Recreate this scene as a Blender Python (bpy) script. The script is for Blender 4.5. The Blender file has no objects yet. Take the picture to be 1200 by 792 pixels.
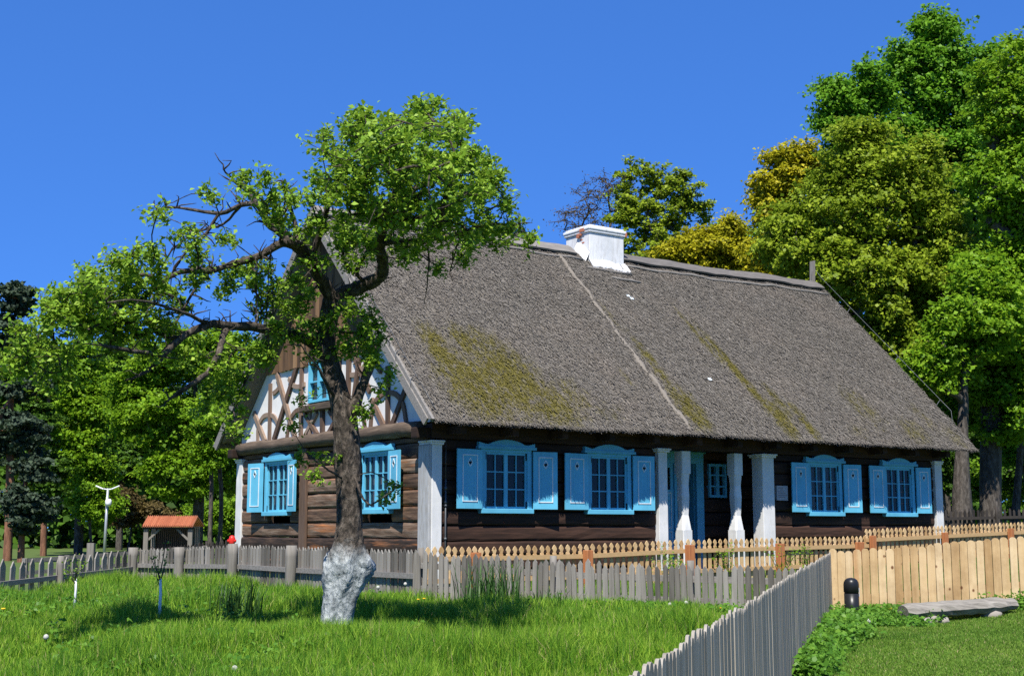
import bpy, math, random
import numpy as np
R = np.random.RandomState(7)
random.seed(7)
S = bpy.context.scene
COL = S.collection

# ------------------------------------------------------------------ camera
F, CX, CY, EYE = 1551.8, 600.0, 396.0, 1.6
TH = math.atan(223.8 / F)
cT, sT = math.cos(TH), math.sin(TH)
def at(px, py, Y):
    """point seen at pixel (px,py) of the 1200x792 photo, Y metres ahead"""
    xc = (px - CX) / F; yc = -(py - CY) / F
    r = np.array([xc, cT - yc * sT, sT + yc * cT])
    return r / r[1] * Y + np.array([0, 0, EYE])
cam = bpy.data.cameras.new('camera')
cam.sensor_fit = 'HORIZONTAL'; cam.sensor_width = 36.0
cam.lens = F / 1200 * 36.0
cam.clip_end = 3000; cam.clip_start = 0.1
camo = bpy.data.objects.new('camera', cam); COL.objects.link(camo)
camo.location = (0, 0, EYE)
camo.rotation_euler = (math.pi / 2 + TH, 0, 0)
S.camera = camo

# ------------------------------------------------------------------ light
SUN = np.array([-0.072, -0.538, 0.840]); SUN /= np.linalg.norm(SUN)
sl = bpy.data.lights.new('sun', 'SUN'); sl.energy = 5.0; sl.angle = math.radians(0.5)
sl.color = (1.0, 0.95, 0.87)
so = bpy.data.objects.new('sun', sl); COL.objects.link(so)
so.location = (-20, -40, 60)
from mathutils import Vector
so.rotation_euler = Vector(tuple(-SUN)).to_track_quat('-Z', 'Y').to_euler()
w = bpy.data.worlds.new('World'); S.world = w; w.use_nodes = True
nt = w.node_tree
for n in list(nt.nodes): nt.nodes.remove(n)
sky = nt.nodes.new('ShaderNodeTexSky'); sky.sky_type = 'NISHITA'; sky.sun_disc = False
sky.sun_elevation = math.asin(SUN[2]); sky.sun_rotation = math.atan2(SUN[0], SUN[1])
sky.altitude = 3000; sky.air_density = 1.0; sky.dust_density = 0.0; sky.ozone_density = 6.0
gm = nt.nodes.new('ShaderNodeGamma'); gm.inputs['Gamma'].default_value = 0.45      # deep, even polarised blue
tint = nt.nodes.new('ShaderNodeMix'); tint.data_type = 'RGBA'; tint.blend_type = 'MULTIPLY'; tint.inputs[0].default_value = 1.0
tint.inputs[7].default_value = (0.76, 1.97, 4.6, 1)
bg = nt.nodes.new('ShaderNodeBackground'); bg.inputs[1].default_value = 0.055
ow = nt.nodes.new('ShaderNodeOutputWorld')
nt.links.new(sky.outputs[0], gm.inputs[0]); nt.links.new(gm.outputs[0], tint.inputs[6]); nt.links.new(tint.outputs[2], bg.inputs[0]); nt.links.new(bg.outputs[0], ow.inputs[0])
S.view_settings.view_transform = 'Standard'; S.view_settings.look = 'None'
S.view_settings.exposure = 0.75; S.view_settings.gamma = 1; S.view_settings.use_curve_mapping = False
S.cycles.use_denoising = False
S.cycles.max_bounces = 8; S.cycles.transparent_max_bounces = 8
S.cycles.diffuse_bounces = 3; S.cycles.transmission_bounces = 4

# ------------------------------------------------------------------ materials
def mat_new(name):
    m = bpy.data.materials.new(name); m.use_nodes = True
    t = m.node_tree
    for n in list(t.nodes): t.nodes.remove(n)
    o = t.nodes.new('ShaderNodeOutputMaterial')
    b = t.nodes.new('ShaderNodeBsdfPrincipled')
    t.links.new(b.outputs[0], o.inputs[0])
    b.inputs['Specular IOR Level'].default_value = 0.3
    return m, t, b, o
def N(t, typ, **kw):
    n = t.nodes.new(typ)
    for k, v in kw.items():
        if k.startswith('i_'): n.inputs[k[2:].replace('_', ' ')].default_value = v
        else: setattr(n, k, v)
    return n
def ramp(t, fac, stops):
    r = t.nodes.new('ShaderNodeValToRGB')
    e = r.color_ramp.elements
    while len(e) < len(stops): e.new(0.5)
    for k, (p, c) in enumerate(stops):
        e[k].position = p; e[k].color = (*c, 1) if len(c) == 3 else c
    t.links.new(fac, r.inputs[0])
    return r.outputs[0]
def coords(t, scale):
    tc = t.nodes.new('ShaderNodeTexCoord'); mp = t.nodes.new('ShaderNodeMapping')
    mp.inputs['Scale'].default_value = scale
    t.links.new(tc.outputs['Object'], mp.inputs[0]); return mp.outputs[0]
def noise(t, vec, scale, detail=6, rough=0.6):
    n = N(t, 'ShaderNodeTexNoise'); n.inputs['Scale'].default_value = scale
    n.inputs['Detail'].default_value = detail; n.inputs['Roughness'].default_value = rough
    if vec is not None: t.links.new(vec, n.inputs['Vector'])
    return n.outputs['Fac']
def mix(t, a, b, fac, mode='MIX'):
    m = t.nodes.new('ShaderNodeMix'); m.data_type = 'RGBA'; m.blend_type = mode
    for sock, v in ((m.inputs[6], a), (m.inputs[7], b), (m.inputs[0], fac)):
        if isinstance(v, (int, float)): sock.default_value = v
        elif isinstance(v, tuple): sock.default_value = (*v, 1) if len(v) == 3 else v
        else: t.links.new(v, sock)
    return m.outputs[2]
def math_n(t, op, a, b=0.0):
    m = t.nodes.new('ShaderNodeMath'); m.operation = op
    for k, v in ((0, a), (1, b)):
        if isinstance(v, (int, float)): m.inputs[k].default_value = v
        else: t.links.new(v, m.inputs[k])
    return m.outputs[0]
def bump(t, b, h, strength=0.3, dist=0.02):
    n = t.nodes.new('ShaderNodeBump'); n.inputs['Strength'].default_value = strength
    n.inputs['Distance'].default_value = dist
    t.links.new(h, n.inputs['Height']); t.links.new(n.outputs[0], b.inputs['Normal'])
def island(t):
    return t.nodes.new('ShaderNodeNewGeometry').outputs['Random Per Island']

def wood(name, stops, axis='x', island_mix=0.35, fine=1.0, rough=0.85, patch=None, bstr=0.35, knots=False):
    """grain stretched along an axis; each board gets its own tone"""
    m, t, b, o = mat_new(name)
    sc = {'x': (1.2, 16, 16), 'y': (16, 1.2, 16), 'z': (16, 16, 1.2)}[axis]
    v = coords(t, tuple(fine * s for s in sc))
    n1 = noise(t, v, 1.6, 8, 0.65)
    isl = island(t)
    f = math_n(t, 'ADD', math_n(t, 'MULTIPLY', n1, 1 - island_mix), math_n(t, 'MULTIPLY', isl, island_mix))
    c = ramp(t, f, stops)
    if patch:
        v2 = coords(t, tuple(0.12 * s for s in sc))
        pf = ramp(t, noise(t, v2, 2.3, 5), [(patch[1], (0, 0, 0)), (patch[2], (1, 1, 1))])
        c = mix(t, c, patch[0], pf)
    if knots:
        vk = N(t, 'ShaderNodeTexVoronoi'); vk.inputs['Scale'].default_value = 5.5
        t.links.new(coords(t, (1.0, 1.0, .8) if axis == 'z' else (.8, 1, 1)), vk.inputs['Vector'])
        c = mix(t, c, (0.17, 0.075, 0.03), ramp(t, vk.outputs['Distance'], [(0.07, (1, 1, 1)), (0.13, (0, 0, 0))]))
        c = mix(t, c, ramp(t, noise(t, coords(t, (.5, .5, .5)), 4.0, 6, 0.7), [(0.42, (1, 1, 1)), (0.75, (.60, .55, .50))]), 1.0, 'MULTIPLY')
    t.links.new(c, b.inputs['Base Color']); b.inputs['Roughness'].default_value = rough
    bump(t, b, n1, bstr, 0.015)
    return m
def paint(name, col, dirt=(0.2, 0.19, 0.17), amt=(0.58, 0.78), rough=0.6, axis='z', bstr=0.12, fine=1.0):
    m, t, b, o = mat_new(name)
    sc = {'x': (2, 12, 12), 'y': (12, 2, 12), 'z': (12, 12, 2)}[axis]
    v = coords(t, tuple(fine * s for s in sc))
    n1 = noise(t, v, 1.4, 8, 0.7)
    f = ramp(t, n1, [(amt[0], (0, 0, 0)), (amt[1], (1, 1, 1))])
    isl = island(t)
    var = mix(t, tuple(c * 0.88 for c in col), col, isl)
    fade = ramp(t, noise(t, coords(t, (1, 1, 1)), 1.1, 5, 0.7), [(0.3, (0.74, 0.76, 0.78)), (0.65, (1.0, 1.0, 1.0))])
    var = mix(t, var, fade, 1.0, 'MULTIPLY')
    c = mix(t, var, dirt, f)
    t.links.new(c, b.inputs['Base Color']); b.inputs['Roughness'].default_value = rough
    bump(t, b, n1, bstr, 0.01)
    return m
def leafmat(name, stops, trans=0.35, tcol=None, rough=0.5, patch_scale=0.6, dry=None):
    m, t, b, o = mat_new(name)
    isl = island(t)
    v = coords(t, (1, 1, 1))
    n1 = noise(t, v, patch_scale, 3)
    f = math_n(t, 'ADD', math_n(t, 'MULTIPLY', isl, 0.45), math_n(t, 'MULTIPLY', n1, 0.55))
    c = ramp(t, f, stops)
    if dry: c = mix(t, c, dry, ramp(t, isl, [(0.955, (0, 0, 0)), (0.97, (1, 1, 1))]))
    t.links.new(c, b.inputs['Base Color']); b.inputs['Roughness'].default_value = rough
    b.inputs['Specular IOR Level'].default_value = 0.15
    tr = t.nodes.new('ShaderNodeBsdfTranslucent')
    cc = mix(t, c, tcol or (0.35, 0.5, 0.04), 0.45)
    t.links.new(cc, tr.inputs[0])
    ms = t.nodes.new('ShaderNodeMixShader'); ms.inputs[0].default_value = trans
    t.links.new(b.outputs[0], ms.inputs[1]); t.links.new(tr.outputs[0], ms.inputs[2])
    t.links.new(ms.outputs[0], o.inputs[0])
    return m
def plain(name, col, rough=0.5, metal=0.0, nz=None):
    m, t, b, o = mat_new(name)
    v = coords(t, (1, 1, 1))
    n1 = noise(t, v, nz or 14, 5)
    c = mix(t, tuple(0.8 * x for x in col), tuple(min(1, 1.15 * x) for x in col), n1)
    t.links.new(c, b.inputs['Base Color'])
    b.inputs['Roughness'].default_value = rough; b.inputs['Metallic'].default_value = metal
    return m

M = {}
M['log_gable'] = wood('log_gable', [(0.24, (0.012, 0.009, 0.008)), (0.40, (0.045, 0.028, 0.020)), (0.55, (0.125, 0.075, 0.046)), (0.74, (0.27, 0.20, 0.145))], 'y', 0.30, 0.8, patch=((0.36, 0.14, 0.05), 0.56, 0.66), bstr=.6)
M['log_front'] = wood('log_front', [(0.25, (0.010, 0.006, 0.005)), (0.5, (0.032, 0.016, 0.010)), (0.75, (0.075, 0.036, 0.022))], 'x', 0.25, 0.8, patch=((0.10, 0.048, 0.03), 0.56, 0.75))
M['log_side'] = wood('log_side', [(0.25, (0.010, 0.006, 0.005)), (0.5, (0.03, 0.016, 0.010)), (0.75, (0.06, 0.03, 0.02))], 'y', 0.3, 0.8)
M['beam'] = wood('beam', [(0.25, (0.03, 0.022, 0.016)), (0.5, (0.09, 0.065, 0.045)), (0.75, (0.19, 0.14, 0.10))], 'y', 0.2, 0.9)
M['timber'] = wood('timber', [(0.25, (0.05, 0.033, 0.025)), (0.5, (0.15, 0.095, 0.065)), (0.75, (0.26, 0.19, 0.14))], 'z', 0.5, 0.9)
M['gboards'] = wood('gboards', [(0.25, (0.05, 0.03, 0.018)), (0.5, (0.16, 0.09, 0.045)), (0.75, (0.27, 0.16, 0.08))], 'z', 0.45, 0.9)
M['grey_v'] = wood('grey_v', [(0.25, (0.075, 0.069, 0.058)), (0.5, (0.165, 0.152, 0.13)), (0.75, (0.28, 0.262, 0.23))], 'z', 0.45, 1.0, patch=((0.17, 0.145, 0.11), 0.6, 0.8))
M['grey_h'] = wood('grey_h', [(0.25, (0.085, 0.08, 0.072)), (0.5, (0.19, 0.178, 0.162)), (0.75, (0.30, 0.285, 0.265))], 'x', 0.3, 1.0)
M['silver_v'] = wood('silver_v', [(0.22, (0.15, 0.134, 0.106)), (0.5, (0.27, 0.244, 0.199)), (0.78, (0.39, 0.358, 0.302))], 'z', 0.25, 1.3)
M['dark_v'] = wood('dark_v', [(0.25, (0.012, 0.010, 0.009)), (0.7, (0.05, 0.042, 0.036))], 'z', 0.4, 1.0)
M['new_v'] = wood('new_v', [(0.2, (0.38, 0.235, 0.10)), (0.5, (0.55, 0.385, 0.195)), (0.8, (0.64, 0.49, 0.29))], 'z', 0.5, 0.9, 0.7, patch=((0.46, 0.22, 0.08), 0.62, 0.8), bstr=0.2, knots=True)
M['new_h'] = wood('new_h', [(0.2, (0.34, 0.20, 0.085)), (0.6, (0.47, 0.31, 0.15)), (0.85, (0.56, 0.41, 0.23))], 'x', 0.4, 0.9, 0.7, bstr=0.2)
M['post_red'] = wood('post_red', [(0.2, (0.22, 0.075, 0.03)), (0.5, (0.42, 0.16, 0.06)), (0.8, (0.56, 0.28, 0.12))], 'z', 0.3, 0.9, 0.75)
M['white_post'] = paint('white_post', (0.78, 0.77, 0.74), (0.42, 0.40, 0.37), (0.55, 0.85), 0.7)
M['grey_paint'] = paint('grey_paint', (0.50, 0.50, 0.49), (0.27, 0.255, 0.23), (0.45, 0.7), 0.75)
M['infill'] = paint('infill', (0.80, 0.78, 0.74), (0.62, 0.59, 0.53), (0.5, 0.85), 0.9, fine=0.25)
M['chimney'] = paint('chimney', (0.80, 0.80, 0.79), (0.45, 0.44, 0.42), (0.48, 0.72), 0.9, fine=0.5, bstr=0.3)
M['blue'] = paint('blue', (0.135, 0.50, 0.69), (0.20, 0.40, 0.52), (0.6, 0.85), 0.5, bstr=0.08)
M['white_trim'] = paint('white_trim', (0.72, 0.78, 0.80), (0.5, 0.55, 0.58), (0.5, 0.8), 0.5)
M['brick'] = plain('brick', (0.42, 0.16, 0.09), 0.9)
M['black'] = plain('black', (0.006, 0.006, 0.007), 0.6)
M['bollard'] = plain('bollard', (0.014, 0.015, 0.017), 0.35)
M['iron'] = plain('iron', (0.11, 0.12, 0.125), 0.5, 0.4)
M['steel'] = plain('steel', (0.45, 0.48, 0.50), 0.4, 0.5)
M['white_lamp'] = plain('white_lamp', (0.75, 0.77, 0.78), 0.4)
M['red'] = plain('red', (0.65, 0.03, 0.02), 0.4)
M['orange'] = plain('orange', (0.62, 0.16, 0.03), 0.5)
M['curtain'] = plain('curtain', (0.62, 0.62, 0.60), 0.9)
M['plaque'] = plain('plaque', (0.36, 0.34, 0.34), 0.5)
M['plaque_ink'] = plain('plaque_ink', (0.17, 0.13, 0.13), 0.6)
M['tile'] = wood('tile', [(0.2, (0.36, 0.12, 0.06)), (0.8, (0.56, 0.23, 0.12))], 'y', 0.4, 1.0, 0.8)
M['stone'] = plain('stone', (0.30, 0.27, 0.23), 0.9, nz=6)
M['log_grey'] = wood('log_grey', [(0.25, (0.07, 0.063, 0.053)), (0.5, (0.20, 0.185, 0.158)), (0.75, (0.33, 0.31, 0.27))], 'x', 0.1, 1.0)
# window glass: thin pane, mostly see-through into the dark rooms
m, t, b, o = mat_new('glass')
b.inputs['Base Color'].default_value = (0.012, 0.016, 0.018, 1); b.inputs['Roughness'].default_value = 0.06
b.inputs['Specular IOR Level'].default_value = 0.5
tr = t.nodes.new('ShaderNodeBsdfTransparent'); ms = t.nodes.new('ShaderNodeMixShader'); ms.inputs[0].default_value = 0.55
t.links.new(b.outputs[0], ms.inputs[1]); t.links.new(tr.outputs[0], ms.inputs[2]); t.links.new(ms.outputs[0], o.inputs[0])
M['glass'] = m
# bark
def bark(name, stops, sc=(9, 9, 3), bstr=0.8, moss=None):
    m, t, b, o = mat_new(name)
    v = coords(t, sc); n1 = noise(t, v, 1.5, 9, 0.7)
    c = ramp(t, n1, stops)
    if moss:
        c = mix(t, c, moss, ramp(t, noise(t, coords(t, (1, 1, 1)), 2.2, 5), [(0.52, (0, 0, 0)), (0.72, (1, 1, 1))]))
    t.links.new(c, b.inputs['Base Color']); b.inputs['Roughness'].default_value = 0.9
    bump(t, b, n1, bstr, 0.04); return m
M['bark'] = bark('bark', [(0.3, (0.018, 0.015, 0.012)), (0.5, (0.07, 0.06, 0.05)), (0.72, (0.17, 0.15, 0.13))])
M['bark_pine'] = bark('bark_pine', [(0.3, (0.05, 0.028, 0.018)), (0.5, (0.18, 0.085, 0.05)), (0.72, (0.32, 0.17, 0.10))], (5, 5, 1.2))
# pear trunk: rough grey bark, limewashed below about 0.9 m
m, t, b, o = mat_new('pear_bark')
v = coords(t, (10, 10, 5)); n1 = noise(t, v, 1.6, 10, 0.72)
vo = N(t, 'ShaderNodeTexVoronoi'); vo.inputs['Scale'].default_value = 2.4; t.links.new(v, vo.inputs['Vector'])
c = ramp(t, n1, [(0.30, (0.014, 0.011, 0.009)), (0.47, (0.050, 0.040, 0.031)), (0.59, (0.12, 0.098, 0.078)), (0.76, (0.29, 0.25, 0.21))])
wash = ramp(t, noise(t, coords(t, (3, 3, 1.6)), 2.2, 9, 0.7), [(0.33, (0.10, 0.112, 0.115)), (0.47, (0.27, 0.30, 0.305)), (0.58, (0.48, 0.51, 0.51)), (0.70, (0.68, 0.70, 0.69))])
wash = mix(t, wash, (0.05, 0.05, 0.048), ramp(t, n1, [(0.30, (1, 1, 1)), (0.42, (0, 0, 0))]))
tc = t.nodes.new('ShaderNodeTexCoord'); sx = t.nodes.new('ShaderNodeSeparateXYZ'); t.links.new(tc.outputs['Object'], sx.inputs[0])
hz = math_n(t, 'ADD', sx.outputs['Z'], math_n(t, 'MULTIPLY', noise(t, coords(t, (1, 1, 1)), 6, 5), 0.5))
wf = ramp(t, hz, [(0.0, (1, 1, 1)), (1.0, (1, 1, 1))])
wm = N(t, 'ShaderNodeMapRange'); wm.inputs['From Min'].default_value = 1.06; wm.inputs['From Max'].default_value = 1.30
wm.inputs['To Min'].default_value = 1; wm.inputs['To Max'].default_value = 0; t.links.new(hz, wm.inputs['Value'])
c = mix(t, c, wash, wm.outputs[0])
t.links.new(c, b.inputs['Base Color']); b.inputs['Roughness'].default_value = 0.9
bh = math_n(t, 'ADD', n1, math_n(t, 'MULTIPLY', vo.outputs['Distance'], 0.5))
bump(t, b, bh, 0.9, 0.05)
M['pear_bark'] = m
# thatch: reed grey with straw streaks down the slope, moss where the 'moss' attribute says it grows
def thatch_mat():
    m, t, b, o = mat_new('thatch')
    v = coords(t, (34, 9, 9)); n1 = noise(t, v, 1.3, 9, 0.75)
    v2 = coords(t, (1, 1, 1)); n2 = noise(t, v2, 0.7, 4)
    n3 = noise(t, v2, 26, 6, 0.8)
    isl = island(t)
    f = math_n(t, 'ADD', math_n(t, 'MULTIPLY', n1, 0.5), math_n(t, 'MULTIPLY', n3, 0.5))
    f = math_n(t, 'ADD', math_n(t, 'MULTIPLY', f, 0.80), math_n(t, 'MULTIPLY', isl, 0.21))
    c = ramp(t, f, [(0.30, (0.050, 0.044, 0.036)), (0.44, (0.120, 0.108, 0.090)), (0.57, (0.180, 0.164, 0.140)), (0.74, (0.33, 0.306, 0.268))])
    c = mix(t, c, (0.20, 0.168, 0.135), math_n(t, 'MULTIPLY', ramp(t, n2, [(0.45, (0, 0, 0)), (0.7, (1, 1, 1))]), 0.35))
    at_ = t.nodes.new('ShaderNodeAttribute'); at_.attribute_name = 'moss'
    mf = math_n(t, 'MULTIPLY', at_.outputs['Fac'], math_n(t, 'ADD', math_n(t, 'MULTIPLY', noise(t, coords(t, (5.0, 2.2, 2.2)), 1.6, 9, 0.82), 3.0), -0.95))
    mf = ramp(t, mf, [(0.15, (0, 0, 0)), (0.36, (1, 1, 1))])
    mc = ramp(t, n3, [(0.3, (0.040, 0.041, 0.004)), (0.5, (0.115, 0.100, 0.008)), (0.72, (0.22, 0.18, 0.018))])
    c = mix(t, c, mc, math_n(t, 'MULTIPLY', mf, 0.85))
    t.links.new(c, b.inputs['Base Color']); b.inputs['Roughness'].default_value = 0.95
    b.inputs['Specular IOR Level'].default_value = 0.15
    bump(t, b, f, 0.9, 0.05); return m
M['thatch'] = thatch_mat()
M['straw'] = wood('straw', [(0.25, (0.07, 0.063, 0.058)), (0.5, (0.17, 0.157, 0.14)), (0.75, (0.30, 0.28, 0.25))], 'x', 0.3, 1.5)
M['seam'] = wood('seam', [(0.25, (0.10, 0.088, 0.070)), (0.5, (0.165, 0.146, 0.120)), (0.75, (0.24, 0.215, 0.18))], 'y', 0.3, 2)
# leaves
M['lf_pear'] = leafmat('lf_pear', [(0.2, (0.075, 0.160, 0.012)), (0.5, (0.175, 0.310, 0.024)), (0.8, (0.31, 0.44, 0.055))], 0.26, (0.42, 0.62, 0.05), 0.5, 1.2)
M['lf_green'] = leafmat('lf_green', [(0.2, (0.050, 0.140, 0.009)), (0.5, (0.115, 0.265, 0.016)), (0.8, (0.21, 0.38, 0.028))], 0.36, (0.2, 0.45, 0.03), 0.5, 0.35)
M['lf_bright'] = leafmat('lf_bright', [(0.2, (0.070, 0.160, 0.006)), (0.5, (0.145, 0.280, 0.012)), (0.8, (0.25, 0.39, 0.022))], 0.38, (0.3, 0.5, 0.03), 0.5, 0.35)
M['lf_olive'] = leafmat('lf_olive', [(0.2, (0.110, 0.165, 0.009)), (0.5, (0.205, 0.285, 0.016)), (0.8, (0.33, 0.40, 0.028))], 0.36, (0.3, 0.44, 0.04), 0.5, 0.35)
M['lf_gold'] = leafmat('lf_gold', [(0.2, (0.17, 0.18, 0.008)), (0.5, (0.35, 0.33, 0.011)), (0.8, (0.52, 0.45, 0.018))], 0.36, (0.45, 0.46, 0.03), 0.5, 0.35)
M['lf_dark'] = leafmat('lf_dark', [(0.2, (0.022, 0.056, 0.006)), (0.5, (0.050, 0.115, 0.010)), (0.8, (0.09, 0.18, 0.018))], 0.25, (0.1, 0.2, 0.02), 0.55, 0.35)
M['lf_pine'] = leafmat('lf_pine', [(0.2, (0.020, 0.034, 0.022)), (0.5, (0.045, 0.070, 0.042)), (0.8, (0.085, 0.12, 0.07))], 0.15, (0.08, 0.14, 0.06), 0.6, 0.35)
M['lf_brown'] = leafmat('lf_brown', [(0.2, (0.045, 0.035, 0.012)), (0.5, (0.10, 0.075, 0.025)), (0.8, (0.16, 0.12, 0.04))], 0.25, (0.2, 0.15, 0.04), 0.6, 0.5)
M['grass'] = leafmat('grass', [(0.28, (0.042, 0.125, 0.014)), (0.48, (0.125, 0.285, 0.018)), (0.66, (0.29, 0.44, 0.045))], 0.36, (0.26, 0.50, 0.03), 0.6, 0.45, dry=(0.42, 0.38, 0.16))
M['lawn'] = leafmat('lawn', [(0.25, (0.065, 0.15, 0.018)), (0.5, (0.125, 0.24, 0.026)), (0.74, (0.23, 0.33, 0.055))], 0.3, (0.28, 0.46, 0.05), 0.6, 0.8, dry=(0.38, 0.34, 0.16))
M['weed'] = leafmat('weed', [(0.22, (0.040, 0.115, 0.012)), (0.5, (0.090, 0.215, 0.022)), (0.78, (0.16, 0.30, 0.038))], 0.35, (0.2, 0.45, 0.05), 0.45, 1.5)
M['tuft'] = leafmat('tuft', [(0.22, (0.022, 0.060, 0.014)), (0.5, (0.045, 0.105, 0.024)), (0.78, (0.08, 0.16, 0.04))], 0.25, (0.1, 0.25, 0.05), 0.45, 1.5)
M['yellow'] = plain('yellow', (0.75, 0.48, 0.02), 0.6)
M['fluff'] = plain('fluff', (0.42, 0.42, 0.38), 0.9, nz=60)
# ground
m, t, b, o = mat_new('ground')
v = coords(t, (1, 1, 1)); n1 = noise(t, v, 3, 9, 0.7); n2 = noise(t, v, 0.35, 4)
c = ramp(t, n1, [(0.3, (0.030, 0.045, 0.012)), (0.5, (0.058, 0.092, 0.018)), (0.68, (0.10, 0.115, 0.035)), (0.85, (0.14, 0.12, 0.07))])
c = mix(t, c, (0.075, 0.12, 0.02), n2)
t.links.new(c, b.inputs['Base Color']); b.inputs['Roughness'].default_value = 1; bump(t, b, n1, 0.6, 0.06)
M['ground'] = m
m, t, b, o = mat_new('soil')
v = coords(t, (1, 1, 1)); n1 = noise(t, v, 7, 9, 0.75)
c = ramp(t, n1, [(0.3, (0.07, 0.062, 0.05)), (0.5, (0.17, 0.155, 0.135)), (0.7, (0.28, 0.26, 0.235))])
t.links.new(c, b.inputs['Base Color']); b.inputs['Roughness'].default_value = 1; bump(t, b, n1, 0.7, 0.05)
M['soil'] = m

# ------------------------------------------------------------------ mesh helpers
OFF = {}
def setp(o, label=None, cat=None, group=None, kind=None):
    if label: o['label'] = label
    if cat: o['category'] = cat
    if group: o['group'] = group
    if kind: o['kind'] = kind
def empty(name, loc, rz=0.0, **kw):
    o = bpy.data.objects.new(name, None); COL.objects.link(o)
    o.location = tuple(loc); o.rotation_euler = (0, 0, rz); o.empty_display_size = 0.3
    OFF[o.name] = np.array(loc, float); setp(o, **kw); return o
def link(name, me, mats, parent=None, loc=None):
    o = bpy.data.objects.new(name, me)
    for m in (mats if isinstance(mats, (list, tuple)) else [mats]): me.materials.append(m)
    COL.objects.link(o)
    if parent is not None:
        o.parent = parent; OFF[o.name] = OFF[parent.name]
    elif loc is not None:
        o.location = tuple(loc); OFF[o.name] = np.array(loc, float)
    else: OFF[o.name] = np.zeros(3)
    return o
def arr_mesh(name, V, Q, mats, parent=None, loc=None, smooth=False, T=None, midx=None, attr=None):
    """mesh object from arrays: vertices Nx3 (world / thing frame), quads Mx4, tris Kx3"""
    V = np.asarray(V, np.float32)
    off = OFF[parent.name] if parent is not None else (np.array(loc, float) if loc is not None else np.zeros(3))
    V = V - off.astype(np.float32)
    me = bpy.data.meshes.new(name)
    Q = np.asarray(Q, np.int32).reshape(-1, 4) if Q is not None and len(Q) else np.zeros((0, 4), np.int32)
    T = np.asarray(T, np.int32).reshape(-1, 3) if T is not None and len(T) else np.zeros((0, 3), np.int32)
    me.vertices.add(len(V)); me.vertices.foreach_set('co', V.ravel())
    nl = Q.size + T.size; nf = len(Q) + len(T)
    me.loops.add(nl); me.loops.foreach_set('vertex_index', np.concatenate([Q.ravel(), T.ravel()]))
    st = np.concatenate([np.arange(len(Q)) * 4, Q.size + np.arange(len(T)) * 3]).astype(np.int32)
    me.polygons.add(nf); me.polygons.foreach_set('loop_start', st)
    me.polygons.foreach_set('loop_total', np.concatenate([np.full(len(Q), 4), np.full(len(T), 3)]).astype(np.int32))
    if smooth: me.polygons.foreach_set('use_smooth', np.ones(nf, bool))
    if midx is not None: me.polygons.foreach_set('material_index', np.asarray(midx, np.int32))
    if attr is not None:
        a = me.attributes.new('moss', 'FLOAT', 'POINT'); a.data.foreach_set('value', np.asarray(attr, np.float32))
    me.update(calc_edges=True); me.validate()
    return link(name, me, mats, parent, loc)

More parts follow.
